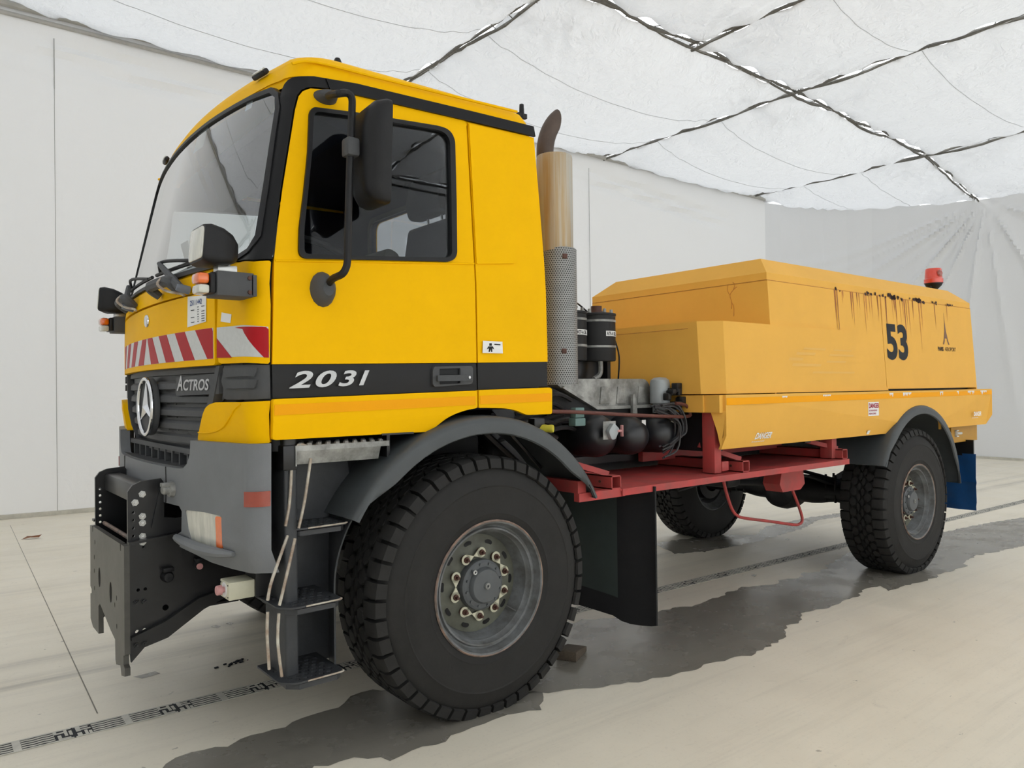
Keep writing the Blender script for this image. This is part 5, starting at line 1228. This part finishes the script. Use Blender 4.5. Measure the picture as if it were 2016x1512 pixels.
for (a, z) in ((-1.9, 2.28), (-2.0, 1.75)):
    m = MB(); m.box(-.014, .014, -.006, .004, -.014, .014, .003, mtx=Matrix.Translation((ECX + .113 * math.cos(a), ECY + .113 * math.sin(a), z)) @ Matrix.Rotation(a + PI / 2, 4, 'Z')); T(m, 'shield_clamp', 'nut', ex)
m = MB(); n = 20; rows = []; base = Vector((ECX - .055, ECY + .03, 2.83)); rr_ = .049
for i in range(14):
    ph = max(0, i - 1) / 12 * math.radians(62); R_ = .30; c = base + Vector((R_ * (1 - math.cos(ph)), 0, .05 * min(i, 1) + R_ * math.sin(ph)))
    rows.append([m.bm.verts.new(c + Vector((rr_ * math.cos(2 * PI * k / n) * math.cos(ph), rr_ * math.sin(2 * PI * k / n), -rr_ * math.cos(2 * PI * k / n) * math.sin(ph)))) for k in range(n)])
xc = base.x + .086                     # the mouth is cut upright
for k in range(n):
    for i in range(1, 14):
        if rows[i][k].co.x > xc:
            p, q_ = rows[i - 1][k].co.copy(), rows[i][k].co.copy(); t = (xc - p.x) / max(1e-6, q_.x - p.x); e_ = p + (q_ - p) * max(0, min(1, t))
            for j in range(i, 14): rows[j][k].co = e_
            break
for i in range(13):
    for k in range(n): m.bm.faces.new((rows[i][k], rows[i][(k + 1) % n], rows[i + 1][(k + 1) % n], rows[i + 1][k]))
bmesh.ops.remove_doubles(m.bm, verts=m.bm.verts, dist=.0005)
T(m, 'tail_pipe', 'tail_dark', ex, 1.)
# hydraulic oil canisters
for i, cx in enumerate((1.335, 1.075)):
    cy = -.62; oc = part('oil_canister'); m = MB(); m.lathe([(0, 0), (.118, 0), (.122, .01), (.122, .29), (.126, .292), (.126, .305), (.122, .307), (.05, .312), (.0, .312)], (cx, cy, 1.715), (0, 0, 1), 32); T(m, 'canister_body', 'band_grey', oc)
    for z in (1.80, 1.965):
        m = MB(); m.lathe([(.1225, 0), (.1245, 0), (.1245, .014), (.1225, .014)], (cx, cy, z), (0, 0, 1), 32); T(m, 'canister_strap', 'alu', oc)
    for k in range(6):
        a = k * PI / 3 + .3; m = MB(); m.lathe([(0, .025), (.01, .024), (.012, 0)], (cx + .095 * math.cos(a), cy + .095 * math.sin(a), 2.025), (0, 0, 1), 8); T(m, 'cap_screw', 'alu', oc)
    m = MB(); m.lathe([(0, .05), (.035, .048), (.035, .02), (.045, .0)], (cx, cy, 2.025), (0, 0, 1), 16); T(m, 'filler_cap', 'nut', oc)
    m = MB(); m.tube([(cx + .01, cy - .02, 1.72), (cx + .01, cy - .02, 1.65), (cx - .01, cy - .02, 1.62), (cx - .05, cy - .02, 1.60)], .017, 8); T(m, 'outlet_pipe', 'alu', oc)
    CF = lambda u, v, w, cx=cx, cy=cy: Vector((cx + (.123 + w) * math.sin(u / .123 + .12), cy - (.123 + w) * math.cos(u / .123 + .12), v))
    m = MB(); nn = 10
    for k in range(nn):
        u0, u1 = -.05 + .15 * k / nn, -.05 + .15 * (k + 1) / nn; m.add([CF(u0, 1.872, .001), CF(u1, 1.872, .001), CF(u1, 1.905, .001), CF(u0, 1.905, .001)], [(0, 1, 2, 3)])
    T(m, 'canister_label', 'paper', oc, label='white label reading ATF-A OEL')
    T(text_mb('ATF-A OEL', .022, lambda u, v, w, CF=CF: CF(u - .044, v + 1.8775, .002), .0, .05, .62, 0), 'label_text', 'ink', oc)
m = MB(); m.box(.95, 1.5, -.56, -.52, 1.45, 1.98); m.box(1.43, 1.46, -.62, -.56, 1.3, 1.8); T(m, 'canister_bracket', 'black_steel')
for L_ in ([(1.18, -.6, 2.06), (1.28, -.5, 2.10), (1.42, -.5, 2.02)], [(1.46, -.66, 1.86), (1.49, -.67, 1.75), (1.49, -.66, 1.6)]):
    m = MB(); m.tube(L_, .006, 6); T(m, 'control_line', 'gloss_black')
# grey cast cover
gc_ = part('air_intake_cover', 'weathered grey cover with ribbed sides behind the cab')
m = MB(); m.prism(rounded([(.88, 1.60), (1.69, 1.60), (1.75, 1.43), (1.20, 1.425), (.88, 1.56)], [.05, .06, .01, .01, .01], 5), 'y', -.74, -.05, .035, seg=3); T(m, 'cover_shell', 'alu', gc_, .8)
m = MB(); m.prism([(1.19, 1.408), (1.775, 1.408), (1.775, 1.428), (1.20, 1.428), (.92, 1.555), (.90, 1.545)], 'y', -.765, -.03); T(m, 'cover_rim', 'alu', gc_)
m = MB(); m.prism([(.80, 1.56), (1.2, 1.41), (1.76, 1.41), (1.76, 1.33), (.80, 1.33)], 'y', -.735, -.05); T(m, 'cover_tray', 'band_grey', gc_)
for x in (1.27, 1.42, 1.62):
    m = MB(); m.prism([(x - .04, 1.44), (x + .05, 1.44), (x + .035, 1.55), (x - .025, 1.55)], 'y', -.748, -.735, .005); T(m, 'cover_rib', 'alu', gc_)
m = MB(); m.prism(rounded([(1.495, 1.50), (1.52, 1.50), (1.535, 1.37), (1.49, 1.37)], .01), 'y', -.785, -.762, .004); T(m, 'cover_latch', 'alu', gc_)
m = MB(); m.lathe([(.06, 0), (.066, .005), (.066, .13), (.06, .155), (.04, .17), (0, .175)], (1.715, -.82, 1.435), (0, 0, 1), 24); m.lathe([(.05, -.06), (.05, 0)], (1.715, -.82, 1.435), (0, 0, 1), 16); T(m, 'dryer_canister', 'pale_alu')
# valve block and hose bundle to its right
r = random.Random(5); vb = part('valve_block')
for k in range(12):
    x, y, z = 1.64 + r.uniform(0, .12), -.92 + r.uniform(-.06, .04), 1.36 + r.uniform(0, .16); m = MB(); m.box(x, x + r.uniform(.03, .06), y, y + .05, z, z + r.uniform(.02, .06), .006); T(m, 'valve', 'clutter', vb)
for k in range(10):
    dx, dy, dz = r.uniform(-.03, .035), r.uniform(-.05, .02), r.uniform(-.05, .05); x = 1.72 + dx; m = MB(); m.tube([(x - .16, -.90 + dy, 1.41 + dz * .4), (x - .06, -.93 + dy, 1.39 + dz), (x, -.95 + dy, 1.33 + dz * .5), (x + .01, -.95 + dy, 1.25), (x - .03 - dx, -.93 + dy, 1.17 + dz), (x - .09, -.90 + dy, 1.13 + dz)], .0065, 6); T(m, 'air_hose', 'hose_dark', vb)
m = MB(); m.tube([P(x, y, 'y', -.985) for x, y in ((1086, 810), (1150, 812), (1220, 816), (1290, 819), (1352, 820), (1358, 812), (1350, 798), (1330, 794))], .011, 8); T(m, 'copper_pipe', 'copper')
# air tanks
for (cx, cz, rr, y0) in ((1.125, 1.25, .132, -.93), (1.415, 1.238, .122, -.94), (1.685, 1.236, .122, -.95)):
    m = MB(); m.lathe([(0, .0), (rr * .35, -.006), (rr * .65, -.024), (rr * .87, -.055), (rr * .98, -.095), (rr, -.12), (rr, -.58), (rr * .9, -.64), (0, -.68)], (cx, y0, cz), (0, -1, 0), 36); t_ = T(m, 'air_tank', 'tank_black', ang=1.)
    m = MB(); m.lathe([(rr + .003, -.2), (rr + .003, -.24)], (cx, y0, cz), (0, -1, 0), 36); T(m, 'tank_strap', 'black_steel', t_)
    if cx > 1.2: m = MB(); m.box(cx + .02, cx + .055, y0 + .03, y0 + .032, cz + .062, cz + .10, mtx=None); T(m, 'tank_label', 'paper', t_)
m = MB(); m.box(.85, 1.70, -.6, -.45, 1.05, 1.10); m.box(.75, 2.0, -.5, -.46, 1.1, 1.38); T(m, 'tank_carrier', 'black_steel')
# isolator plate with red handle, pale green connector, yellow cap
p0 = P(1187, 830, 'y', -.97); p1 = P(1212, 864, 'y', -.97); ip = part('battery_isolator')
m = MB(); m.box(p0[0], p1[0], -.972, -.968, p1[2], p0[2]); T(m, 'isolator_plate', 'alu', ip)
cx, cz = (p0[0] + p1[0]) / 2 + .01, (p0[2] + p1[2]) / 2 - .005; m = MB(); m.prism(rounded([(cx - .045, cz), (cx, cz + .05), (cx + .05, cz + .01), (cx + .01, cz - .05), (cx - .02, cz - .05)], .015), 'y', -1.0, -.972, .006); T(m, 'isolator_body', 'pale_alu', ip)
m = MB(); m.tube([(cx + .03, -.995, cz), (cx + .06, -1.0, cz)], .008, 8); m.box(cx + .06, cx + .067, -1.012, -.992, cz - .034, cz + .034, .002); T(m, 'isolator_handle', 'pale_red', ip)
q0 = P(1131, 803, 'y', -.92); q1 = P(1151, 838, 'y', -.92); m = MB(); m.box(q0[0] - .003, q1[0] - .0, -.93, -.87, q1[2] + .0, q0[2] - .06, .005); m.box(q0[0] + .004, q1[0] - .004, -.925, -.88, q0[2] - .058, q0[2], .005); T(m, 'plug_socket', 'teal')
q = P(1079, 844, 'y', -.98); m = MB(); m.lathe([(.0, .03), (.020, .03), (.023, .02), (.020, .0), (.024, -.02), (.022, -.05)], Vector(q), (.55, -.83, 0), 16); T(m, 'filler_neck', 'yellow_cap')
m = MB(); m.box(q[0] - .08, q[0], -.96, -.90, q[2], q[2] + .06, .01, mtx=None); T(m, 'filler_bracket', 'black_steel')
for k in range(8):
    m = MB(); z = 1.25 + .05 * (k % 5); m.tube([(.45 + .04 * k, -.72, z), (.6 + .05 * k, -.80, z + .06), (.85 + .03 * k, -.76, z + .02 * (k % 3))], .014, 6); T(m, 'coolant_hose', 'clutter')
m = MB(); m.box(.40, .88, -.72, -.1, 1.05, 1.52, .03); T(m, 'engine_rear', 'clutter')

# ------------------------------------------------------------------ red service shelf
rs = part('service_shelf', 'red painted steel shelf under the tank body')
m = MB(); m.prism([(.92, -1.215), (2.13, -1.215), (2.13, -.50), (.75, -.50), (.75, -.95)], 'z', .972, .984); m.box(.92, 2.13, -1.222, -1.212, .945, .984); T(m, 'shelf_plate', 'red_steel', rs)
m = MB(); m.box(2.13, 3.40, -1.215, -.5, .972, .984); m.box(2.13, 3.41, -1.222, -1.212, .945, .984); T(m, 'shelf_plate', 'red_steel', rs)
for x in (.845, 2.06, 3.33):
    m = MB(); z0, z1, w_ = .985, 1.058, .075
    for (a, b, c, d) in ((x, x + w_, z0, z0 + .006), (x, x + w_, z1 - .006, z1), (x, x + .006, z0, z1), (x + w_ - .006, x + w_, z0, z1)): m.box(a, b, -1.21, -.5, c, d)
    o = T(m, 'box_beam', 'red_steel', rs); m = MB(); m.lathe([(0, .004), (.008, .004), (.008, 0)], (x, -1.12, z0 + .037), (-1, 0, 0), 10); T(m, 'beam_bolt', 'nut', o)
for L_ in ([(.62, -.98, 1.16), (.88, -1.15, 1.062)], [(1.9, -.98, 1.16), (2.12, -1.15, 1.062)], [(3.1, -.98, 1.14), (3.36, -1.15, 1.062)]):
    m = MB(); m.tube(L_, .022, 4); T(m, 'strut', 'red_steel', rs)
m = MB(); m.box(.60, .95, -1.21, -1.17, .94, .985); m.box(.60, .66, -1.2, -.9, .985, 1.05); T(m, 'end_bracket', 'red_steel', rs)
for (x, z1) in ((1.84, 1.375), (3.28, 1.20)):
    m = MB(); m.box(x, x + .07, -1.155, -1.06, .99, z1, .003); T(m, 'shelf_post', 'red_steel', rs); m = MB(); m.box(x + .07, x + .14, -1.16, -1.13, 1.0, 1.06, .003); T(m, 'post_foot', 'red_steel', rs)
m = MB(); m.box(1.72, 3.4, -.66, -.62, 1.04, 1.12); T(m, 'inner_beam', 'red_steel', rs)
m = MB(); m.prism([(2.86, .945), (3.13, .945), (3.16, .80), (3.10, .76), (2.86, .76), (2.82, .82)], 'y', -1.0, -.86); T(m, 'hanger_plate', 'red_steel', rs)
m = MB(); lp_ = [P(x, y, 'y', -.92) for x, y in ((1424, 945), (1430, 970), (1440, 1000), (1450, 1014), (1466, 1020), (1520, 1027), (1562, 1033), (1573, 1032), (1579, 1026), (1578, 1014), (1570, 990), (1558, 960))]; m.tube(lp_, .011, 8); T(m, 'wheel_guard_bar', 'red_steel', rs)

# ------------------------------------------------------------------ tank body
PX0, PX1 = 1.84, 6.17
by = part('service_body', 'faded yellow angular service body numbered 53')
# platform skirt with wheel arch cut
def skirtF(side): return lambda x, z, w=0.: Vector((x, side * ((1.245 if z > 1.235 else 1.245 - (1.235 - z) * .45) + w), z))
ar = [(4.575 + .745 * math.cos(t), .60 + .745 * math.sin(t)) for t in [math.radians(a) for a in (133, 125, 115, 105, 95, 85, 75, 65, 55, 46)]]
ps = [(PX0, 1.488), (PX0, 1.15), (ar[0][0], 1.15)] + ar + [(ar[-1][0], 1.15), (PX1 - .03, 1.15), (PX1, 1.24), (PX1, 1.488)]
ps = [(PX0, 1.490), (PX0, 1.145), (4.575 - .53, 1.145)] + [(4.575 + .745 * math.cos(math.radians(a)), .60 + .745 * math.sin(math.radians(a))) for a in (132, 122, 112, 102, 92, 82, 72, 62, 52, 46)] + [(4.575 + .53, 1.145), (PX1 - .05, 1.145), (PX1, 1.245), (PX1, 1.490)]
for s in (-1, 1):
    sk = T(sheet(ps, skirtF(s), .02, (), (), [1.235]), 'platform_skirt', 'body_yellow', by)
    if s < 0:
        FQ = skirtF(-1); T(sheet([(PX0 + .005, 1.425), (PX1 - .01, 1.437), (PX1 - .01, 1.474), (PX0 + .005, 1.470)], lambda u, v, w: FQ(u, v, w + .002), .001), 'reflective_strip', 'orange', sk, label='worn orange reflective strip with flaked patches')
        r = random.Random(12)
        for xc, n_ in ((3.05, 5), (4.05, 3), (4.33, 7), (5.0, 3), (5.35, 2), (5.65, 7), (5.95, 7), (2.5, 3)):
            for k in range(n_):
                x = xc + (k - n_ / 2) * .022; zz = 1.470 + (x - 2) * .001; h = r.uniform(.008, .038 if xc > 3.5 else .012); m = sheet([(x, zz + .004), (x + .022, zz + .004), (x + .018, zz - h * .5), (x + .011, zz - h), (x + .004, zz - h * .6)], lambda u, v, w: FQ(u, v, w + .003), 0); T(m, 'bare_patch', 'paper', sk)
        T(sheet([(3.665, 1.300), (3.835, 1.300), (3.835, 1.408), (3.665, 1.408)], lambda u, v, w: FQ(u, v, w + .002), .001), 'danger_sign', 'paper', sk, label='white DANGER sign with red letters')
        T(text_mb('DANGER', .036, lambda u, v, w: FQ(3.672 + u, 1.362 + v, .0035), 0, .05, .78), 'sign_text', 'red_ink', sk)
        for zz, tx in ((1.336, 'DO STAND A DISTANCE'), (1.312, 'PENDANT LE TIRAGE')): T(text_mb(tx, .0125, lambda u, v, w, zz=zz: FQ(3.674 + u, zz + v, .0035), 0, .04, .66), 'sign_text', 'red_ink', sk)
        for (x, z, sc) in ((2.165, 1.196, 1.), (5.71, 1.238, .95)):
            T(text_mb('DANGER', .040 * sc, lambda u, v, w, x=x, z=z: FQ(x + u, z + v, .002), 0, .05, .80, .15), 'stencil_text', 'paper', sk)
            T(text_mb('Do not stand near the load', .010, lambda u, v, w, x=x, z=z: FQ(x - .02 + u, z - .022 + v, .002), 0, .02, .9), 'stencil_text', 'paper', sk)
        T(sheet([(3.70, 1.155), (3.74, 1.155), (3.74, 1.185), (3.70, 1.185)], lambda u, v, w: FQ(u, v, w + .002), .001), 'sticker', 'paper', sk)
m = MB(); m.box(PX0 + .001, PX1 - .001, -1.24, 1.24, 1.47, 1.489); T(m, 'platform_top', 'body_yellow', by)
# front face of the platform: bevelled, with the folded flange that runs down to the skirt
m = MB(); m.prism([(-1.225, 1.488), (-1.11, 1.488), (-1.11, 1.378), (-1.225, 1.378)], 'x', 1.80, PX0 + .005); m.prism([(-1.11, 1.488), (1.2, 1.488), (1.2, 1.378), (-1.11, 1.378)], 'x', 1.785, 1.81); T(m, 'platform_front', 'body_yellow', by)
m = MB(); m.add([(PX0, -1.243, 1.39), (PX0 - .02, -1.14, 1.39), (PX0 - .02, -1.19, 1.26), (PX0, -1.203, 1.147)], [(0, 1, 2, 3)]); m.add([(PX0 + .01, -1.243, 1.39), (PX0 - .01, -1.14, 1.39), (PX0 - .01, -1.19, 1.26), (PX0 + .01, -1.203, 1.147)], [(3, 2, 1, 0)]); T(m, 'skirt_flange', 'body_yellow', by)
m = MB(); m.box(1.95, 6.1, -1.1, 1.1, 1.30, 1.36); m.box(1.9, 2.0, -1.1, 1.1, 1.12, 1.47); m.box(3.0, 3.08, -1.1, 1.1, 1.12, 1.47); m.box(1.9, 6.1, -.5, -.4, 1.12, 1.47); m.box(1.9, 6.1, .4, .5, 1.12, 1.47); T(m, 'subframe', 'clutter', by)
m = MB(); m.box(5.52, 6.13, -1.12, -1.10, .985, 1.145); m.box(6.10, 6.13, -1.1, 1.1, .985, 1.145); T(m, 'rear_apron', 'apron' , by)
q = P(1886, 853, 'y', -1.13); m = MB(); m.box(q[0] - .05, q[0] - .04, -1.14, -1.12, q[2] - .03, q[2] + .03, .002); m.box(q[0] - .05, q[0], -1.14, -1.12, q[2] - .032, q[2] - .022); m.box(q[0] - .05, q[0], -1.14, -1.12, q[2] + .022, q[2] + .032); m.tube([(q[0] - .02, -1.13, q[2]), (q[0] + .03, -1.15, q[2])], .012, 8); T(m, 'tail_lamp_bracket', 'white', by)

# upper body: hexagonal housing.  side leans in by 5 cm
UX0, UX1, YN, YT, UYF = 2.45, 5.91, -1.205, -1.152, .54
def upF(x, z, w=0.): return Vector((x, YN + (YT - YN) * (z - 1.5) / .83 - w, z))
zt = 2.325
# lid with chamfered edges
lid = MB()
c0 = [(UX0, YT, zt), (UX1, YT, zt), (UX1, UYF, zt), (UX0, UYF, zt)]; c1 = [(UX0 + .085, YT + .10, zt + .115), (UX1 - .25, YT + .10, zt + .115), (UX1 - .25, UYF - .20, zt + .115), (UX0 + .085, UYF - .20, zt + .115)]
cb = [(x, y + (.000), zt - .05) for x, y, z in c0]
lid.add(cb + c0 + c1, [(0, 1, 5, 4), (1, 2, 6, 5), (2, 3, 7, 6), (3, 0, 4, 7), (4, 5, 9, 8), (5, 6, 10, 9), (6, 7, 11, 10), (7, 4, 8, 11), (8, 9, 10, 11)])
lid = T(lid, 'body_lid', 'body_yellow', by, .2)
ZS = zt - .055
fr = MB(); fr.box(UX0 + .02, UX1 - .02, YN + .075, UYF - .02, 1.49, ZS + .01); T(fr, 'body_core', 'gloss_black', by)
xs = [UX0, 3.36, 4.07, UX1]
for i in range(3):
    g = .0035; a, b = xs[i] + (g if i else 0), xs[i + 1] - (g if i < 2 else 0)
    z0 = 1.500 + (.008 if i == 2 else 0)
    pan = T(sheet([(a, z0), (b, z0), (b, ZS), (a, ZS)], upF, .03), 'side_panel', 'body_yellow', by)
m = MB(); m.prism([(YN - .0005, 1.49), (UYF, 1.49), (UYF, ZS), (YT - .0005, ZS)], 'x', UX0 - .001, UX0 + .02); T(m, 'front_panel', 'body_yellow', by)
m = MB(); m.prism([(YN - .0005, 1.49), (UYF, 1.49), (UYF, ZS), (YT - .0005, ZS)], 'x', UX1 - .02, UX1 + .001); T(m, 'rear_panel', 'body_yellow', by)
m = MB(); m.box(UX0, UX1, UYF - .02, UYF, 1.49, ZS); T(m, 'far_panel', 'body_yellow', by)
# lower front box with chamfered corner
bz = 1.962
B0 = [(1.775, .54), (1.775, -1.105), (1.885, -1.218), (4.07, -1.218), (4.07, -1.19), (2.46, -1.15), (2.46, .54)]
B1 = [(1.785, .54), (1.785, -1.070), (1.90, -1.188), (3.52, -1.188), (3.52, -1.17), (2.46, -1.15), (2.46, .54)]
m = MB(); n = len(B0); m.add([(x, y, 1.496) for x, y in B0] + [(x, y, bz) for x, y in B1], [(i, (i + 1) % n, n + (i + 1) % n, n + i) for i in range(n)] + [tuple(range(n, 2 * n)), tuple(reversed(range(n)))]); lb = T(m, 'front_locker', 'body_yellow', by, .15)
m = MB(); m.tube([(1.757, -1.02, bz - .045), (1.757, .5, bz - .045)], .003, 4); T(m, 'locker_seam', 'rust_drip', lb)
# beacon
q = P(1838, 556, 'y', -.95); bc = Vector((5.78, -.90, 2.44)); pz = P(1838, 565, 'y', -.90); bc = Vector((pz[0], -.90, 2.44))
bo = part('beacon_lamp', 'red orange beacon on a black foot at the rear')
m = MB(); bc = bc - Vector((0, 0, .03)); m.lathe([(0, 0), (.02, 0), (.018, .03), (.03, .06), (.07, .10), (.082, .125), (.082, .135)], bc, (0, 0, 1), 20); m.tube([bc + Vector((-.07, 0, .09)), bc + Vector((.0, 0, .03))], .008, 6); T(m, 'beacon_foot', 'black_plastic', bo)
m = MB(); m.lathe([(.0845, .125), (.086, .14), (.086, .165), (.080, .17), (.074, .255), (.068, .268), (0, .272)], bc, (0, 0, 1), 28); T(m, 'beacon_dome', 'beacon_red', bo)
m = MB(); m.lathe([(.0, .012), (.022, .010), (.034, .0)], bc + Vector((-.03, -.073, .215)), (-.35, -1, .1), 20); T(m, 'beacon_reflector', 'red_lens', bo)
m = MB(); q = P(1642, 532, 'y', -.6); m.lathe([(0, .03), (.06, .025), (.07, 0)], Vector((q[0], -.55, zt + .115)), (0, 0, 1), 20); T(m, 'roof_vent', 'gloss_black', by)
# 53, the tower mark and its words
T(text_mb('53', .275, lambda u, v, w: upF(4.115 + u, 1.765 + v, .002), 0, .052, 1.04, 0, space=.98), 'fleet_number', 'ink', by, label='dark grey number 53')
m = text_mb('PARIS', .036, lambda u, v, w: upF(5.10 + u, 1.845 + v, .002), 0, .05, .92); merge_mb(m, text_mb('AEROPORT', .036, lambda u, v, w: upF(5.10 + .150 + u, 1.845 + v, .002), 0, .0, .90)); T(m, 'operator_text', 'ink', by, label='small lettering PARISAEROPORT')
m = MB(); cxx, zz = 5.285, 1.905; M['brown_ink'] = mat('brown print', srgb(128, 92, 70), .6)
def tri(poly): m.add([upF(cxx + a, zz + b, .002) for a, b in poly], [tuple(range(len(poly)))])
tri([(-.070, .0), (-.045, .0), (-.022, .035), (-.022, .06), (-.035, .06)]); tri([(.070, .0), (.035, .06), (.022, .06), (.022, .035), (.045, .0)]); tri([(-.040, .055), (.040, .055), (.020, .12), (-.020, .12)]); tri([(-.018, .12), (.018, .12), (.007, .2), (-.007, .2)]); tri([(-.005, .2), (.005, .2), (.0015, .29), (-.0015, .29)])
T(m, 'tower_mark', 'brown_ink', by)
# ghost of removed lettering on the locker side
gF = lambda u, v, w: Vector((2.62 + u, -1.218 + (v + 1.60 - 1.5) * .0645 - .0012, 1.60 + v))
for (x0, x1, z0, z1) in ((.04, .42, .08, .10), (0, .18, .12, .14), (.3, .9, .03, .045), (.1, .35, .16, .18), (.5, .78, .11, .125), (.55, .9, .16, .175), (.2, .5, .20, .215), (.62, .88, .2, .21)):
    m = MB(); m.add([gF(x0, z0, 0), gF(x1, z0, 0), gF(x1 + .02, z1, 0), gF(x0 + .02, z1, 0)], [(0, 1, 2, 3)]); T(m, 'lettering_ghost', 'ghost', lb)
# rust flakes and runs along the lid seam
r = random.Random(21); runs = [(3.38, .42), (3.46, .10), (3.62, .28), (3.80, .34), (4.02, .22), (4.08, .30), (4.16, .35), (4.28, .20), (4.34, .30), (4.42, .24), (4.50, .40), (4.58, .30), (4.66, .18), (4.78, .46), (5.10, .24), (5.36, .16), (3.72, .14), (3.92, .2)]
for j_, (x, L_) in enumerate(runs + [(x_ + r.uniform(-.05, .05), l_ * r.uniform(.4, .9)) for x_, l_ in runs if x_ < 4.9]):
    w_ = r.uniform(.005, .012); z0 = ZS + .002; m = MB(); m.add([upF(x - w_, z0, .001), upF(x + w_, z0, .001), upF(x + w_ * .6, z0 - L_ * .5, .001), upF(x, z0 - L_, .001), upF(x - w_ * .6, z0 - L_ * .5, .001)], [(0, 4, 3, 2, 1)]); T(m, 'rust_run', 'rust_drip' if j_ % 2 else 'rust_mid', by)
for k in range(80):
    x = r.choice([3.40, 3.85, 3.9, 4.02, 4.1, 4.2, 4.3, 4.35, 4.42, 4.5, 4.6, 4.65, 4.75, 4.78, 4.85, 5.1, 5.38, 5.45]) + r.uniform(-.05, .05); s_ = r.uniform(.006, .024 if 4.2 < x < 4.9 else .015); zz = ZS + .006 + r.uniform(-.012, .014)
    m = MB(); m.add([upF(x + s_ * r.uniform(.6, 1.2) * math.cos(t) * 1.1, zz + s_ * r.uniform(.5, 1.2) * math.sin(t), .0025) for t in [2 * PI * j / 7 for j in range(7)]], [tuple(range(7))]); T(m, 'rust_flake', 'rust_dark', by)
m = MB(); m.tube([upF(x, ZS + .002, .0) for x in (UX0 + .0, UX1)], .0022, 4); m.tube([(UX0 - .001, YT, ZS + .002), (UX0 - .001, UYF, ZS + .002)], .0022, 4); T(m, 'lid_seam', 'rust_drip', by)
# cracked paint on the front panel
for L_ in ([(0, 0), (.005, .05), (-.01, .11), (.02, .15), (.05, .17)], [(-.01, .11), (-.03, .15), (-.025, .20)], [(.0, .05), (.02, .02), (.02, -.06)], [(.02, .15), (.03, .19), (.015, .21)]):
    q = P(1440, 600, 'x', UX0); m = MB(); m.tube([(UX0 - .001, q[1] - a, q[2] - .03 + b * .9) for a, b in L_], .0025, 4); T(m, 'paint_crack', 'rust_drip', by)
# blue tarpaulin flap behind the rear wheel
fx0 = 5.85; c = [P(1800, 893, 'x', fx0), P(1921, 894, 'x', fx0), P(1921, 1005, 'x', fx0), P(1800, 985, 'x', fx0)]
y1_, y0_ = c[1][1], c[1][1] + .50; m = MB(); nn, nk = 14, 10; vs, fs = [], []
for i in range(nn + 1):
    for j in range(nk + 1):
        t = i / nn; z = c[1][2] + (c[2][2] - c[1][2]) * t; y = y1_ + (y0_ - y1_) * j / nk; bx = .02 * math.exp(-((t - .5) / .05) ** 2) + .025 * math.exp(-((t - .96) / .05) ** 2) + .008 * math.sin(j * 1.3 + t * 4)
        vs.append((fx0 - bx, y - (.012 if abs(t - .5) < .06 and j == 0 else 0), z))
for i in range(nn):
    for j in range(nk): a = i * (nk + 1) + j; fs.append((a, a + 1, a + nk + 2, a + nk + 1))
N_ = len(vs); vs += [(x + .006, y, z) for x, y, z in vs]; fs += [tuple(N_ + i for i in reversed(f)) for f in fs]
for j in range(nk): fs.append((j, N_ + j, N_ + j + 1, j + 1)); q = nn * (nk + 1) + j; fs.append((q, q + 1, N_ + q + 1, N_ + q))
for i in range(nn): q = i * (nk + 1); fs.append((q, q + nk + 1, N_ + q + nk + 1, N_ + q)); q += nk; fs.append((q, N_ + q, N_ + q + nk + 1, q + nk + 1))
m.add(vs, fs); T(m, 'rear_mudflap', 'blue', by, label='blue tarpaulin mudflap')
m = MB(); m.box(fx0, fx0 + .02, y1_ + .02, .9, c[1][2] - .02, 1.0); T(m, 'flap_rail', 'black_steel', by)

# ------------------------------------------------------------------ small things on the floor
q = P(1125, 1285, 'z', .02)
m = MB(); m.prism([(-.10, 0), (.10, 0), (.10, .03), (-.06, .055), (-.10, .055)], 'y', -.06, .06, .004, mtx=Matrix.Translation((.84, -.88, FZ(.84) + .003)) @ Matrix.Rotation(.5, 4, 'Z')); o = m.build('wheel_chock', 'wood', None); o['label'] = 'weathered wooden chock on the floor behind the front wheel'; o['category'] = 'chock'
q = PF(63, 1061); m = MB(); vs = []; n = 10
m.add([(-.10, 0, .004), (-.04, .035, .03), (.03, .03, .02), (.09, .01, .035), (.06, -.02, .012), (-.02, -.03, .022), (0, 0, .030)], [(0, 1, 6), (1, 2, 6), (2, 3, 6), (3, 4, 6), (4, 5, 6), (5, 0, 6)])
o = m.build('dry_leaf', 'leaf', None); o.location = (q[0], q[1], q[2]); o['label'] = 'curled brown dry leaf on the bare floor near the back wall'; o['category'] = 'leaf'
q = PF(462, 1305); m = MB(); r = random.Random(2)
for k in range(16):
    x, y, s_ = r.gauss(0, .03), r.gauss(0, .018), r.uniform(.004, .014); m.box(x - s_, x + s_, y - s_ * .6, y + s_ * .6, 0, s_ * .8, s_ * .2, mtx=Matrix.Rotation(r.uniform(0, .8), 4, 'Z'))
o = m.build('dirt_crumbs', 'ink', None); o.location = (q[0], q[1], q[2]); o['label'] = 'small heap of black dirt crumbs on the floor beside the entry steps'; o['category'] = 'dirt'; o['kind'] = 'stuff'

# nothing sits deeper than thing > part > sub-part
bpy.context.view_layer.update()
def depth(o):
    d = 1
    while o.parent is not None: o = o.parent; d += 1
    return d
for o in list(C.objects):
    while depth(o) > 3: o.parent = o.parent.parent
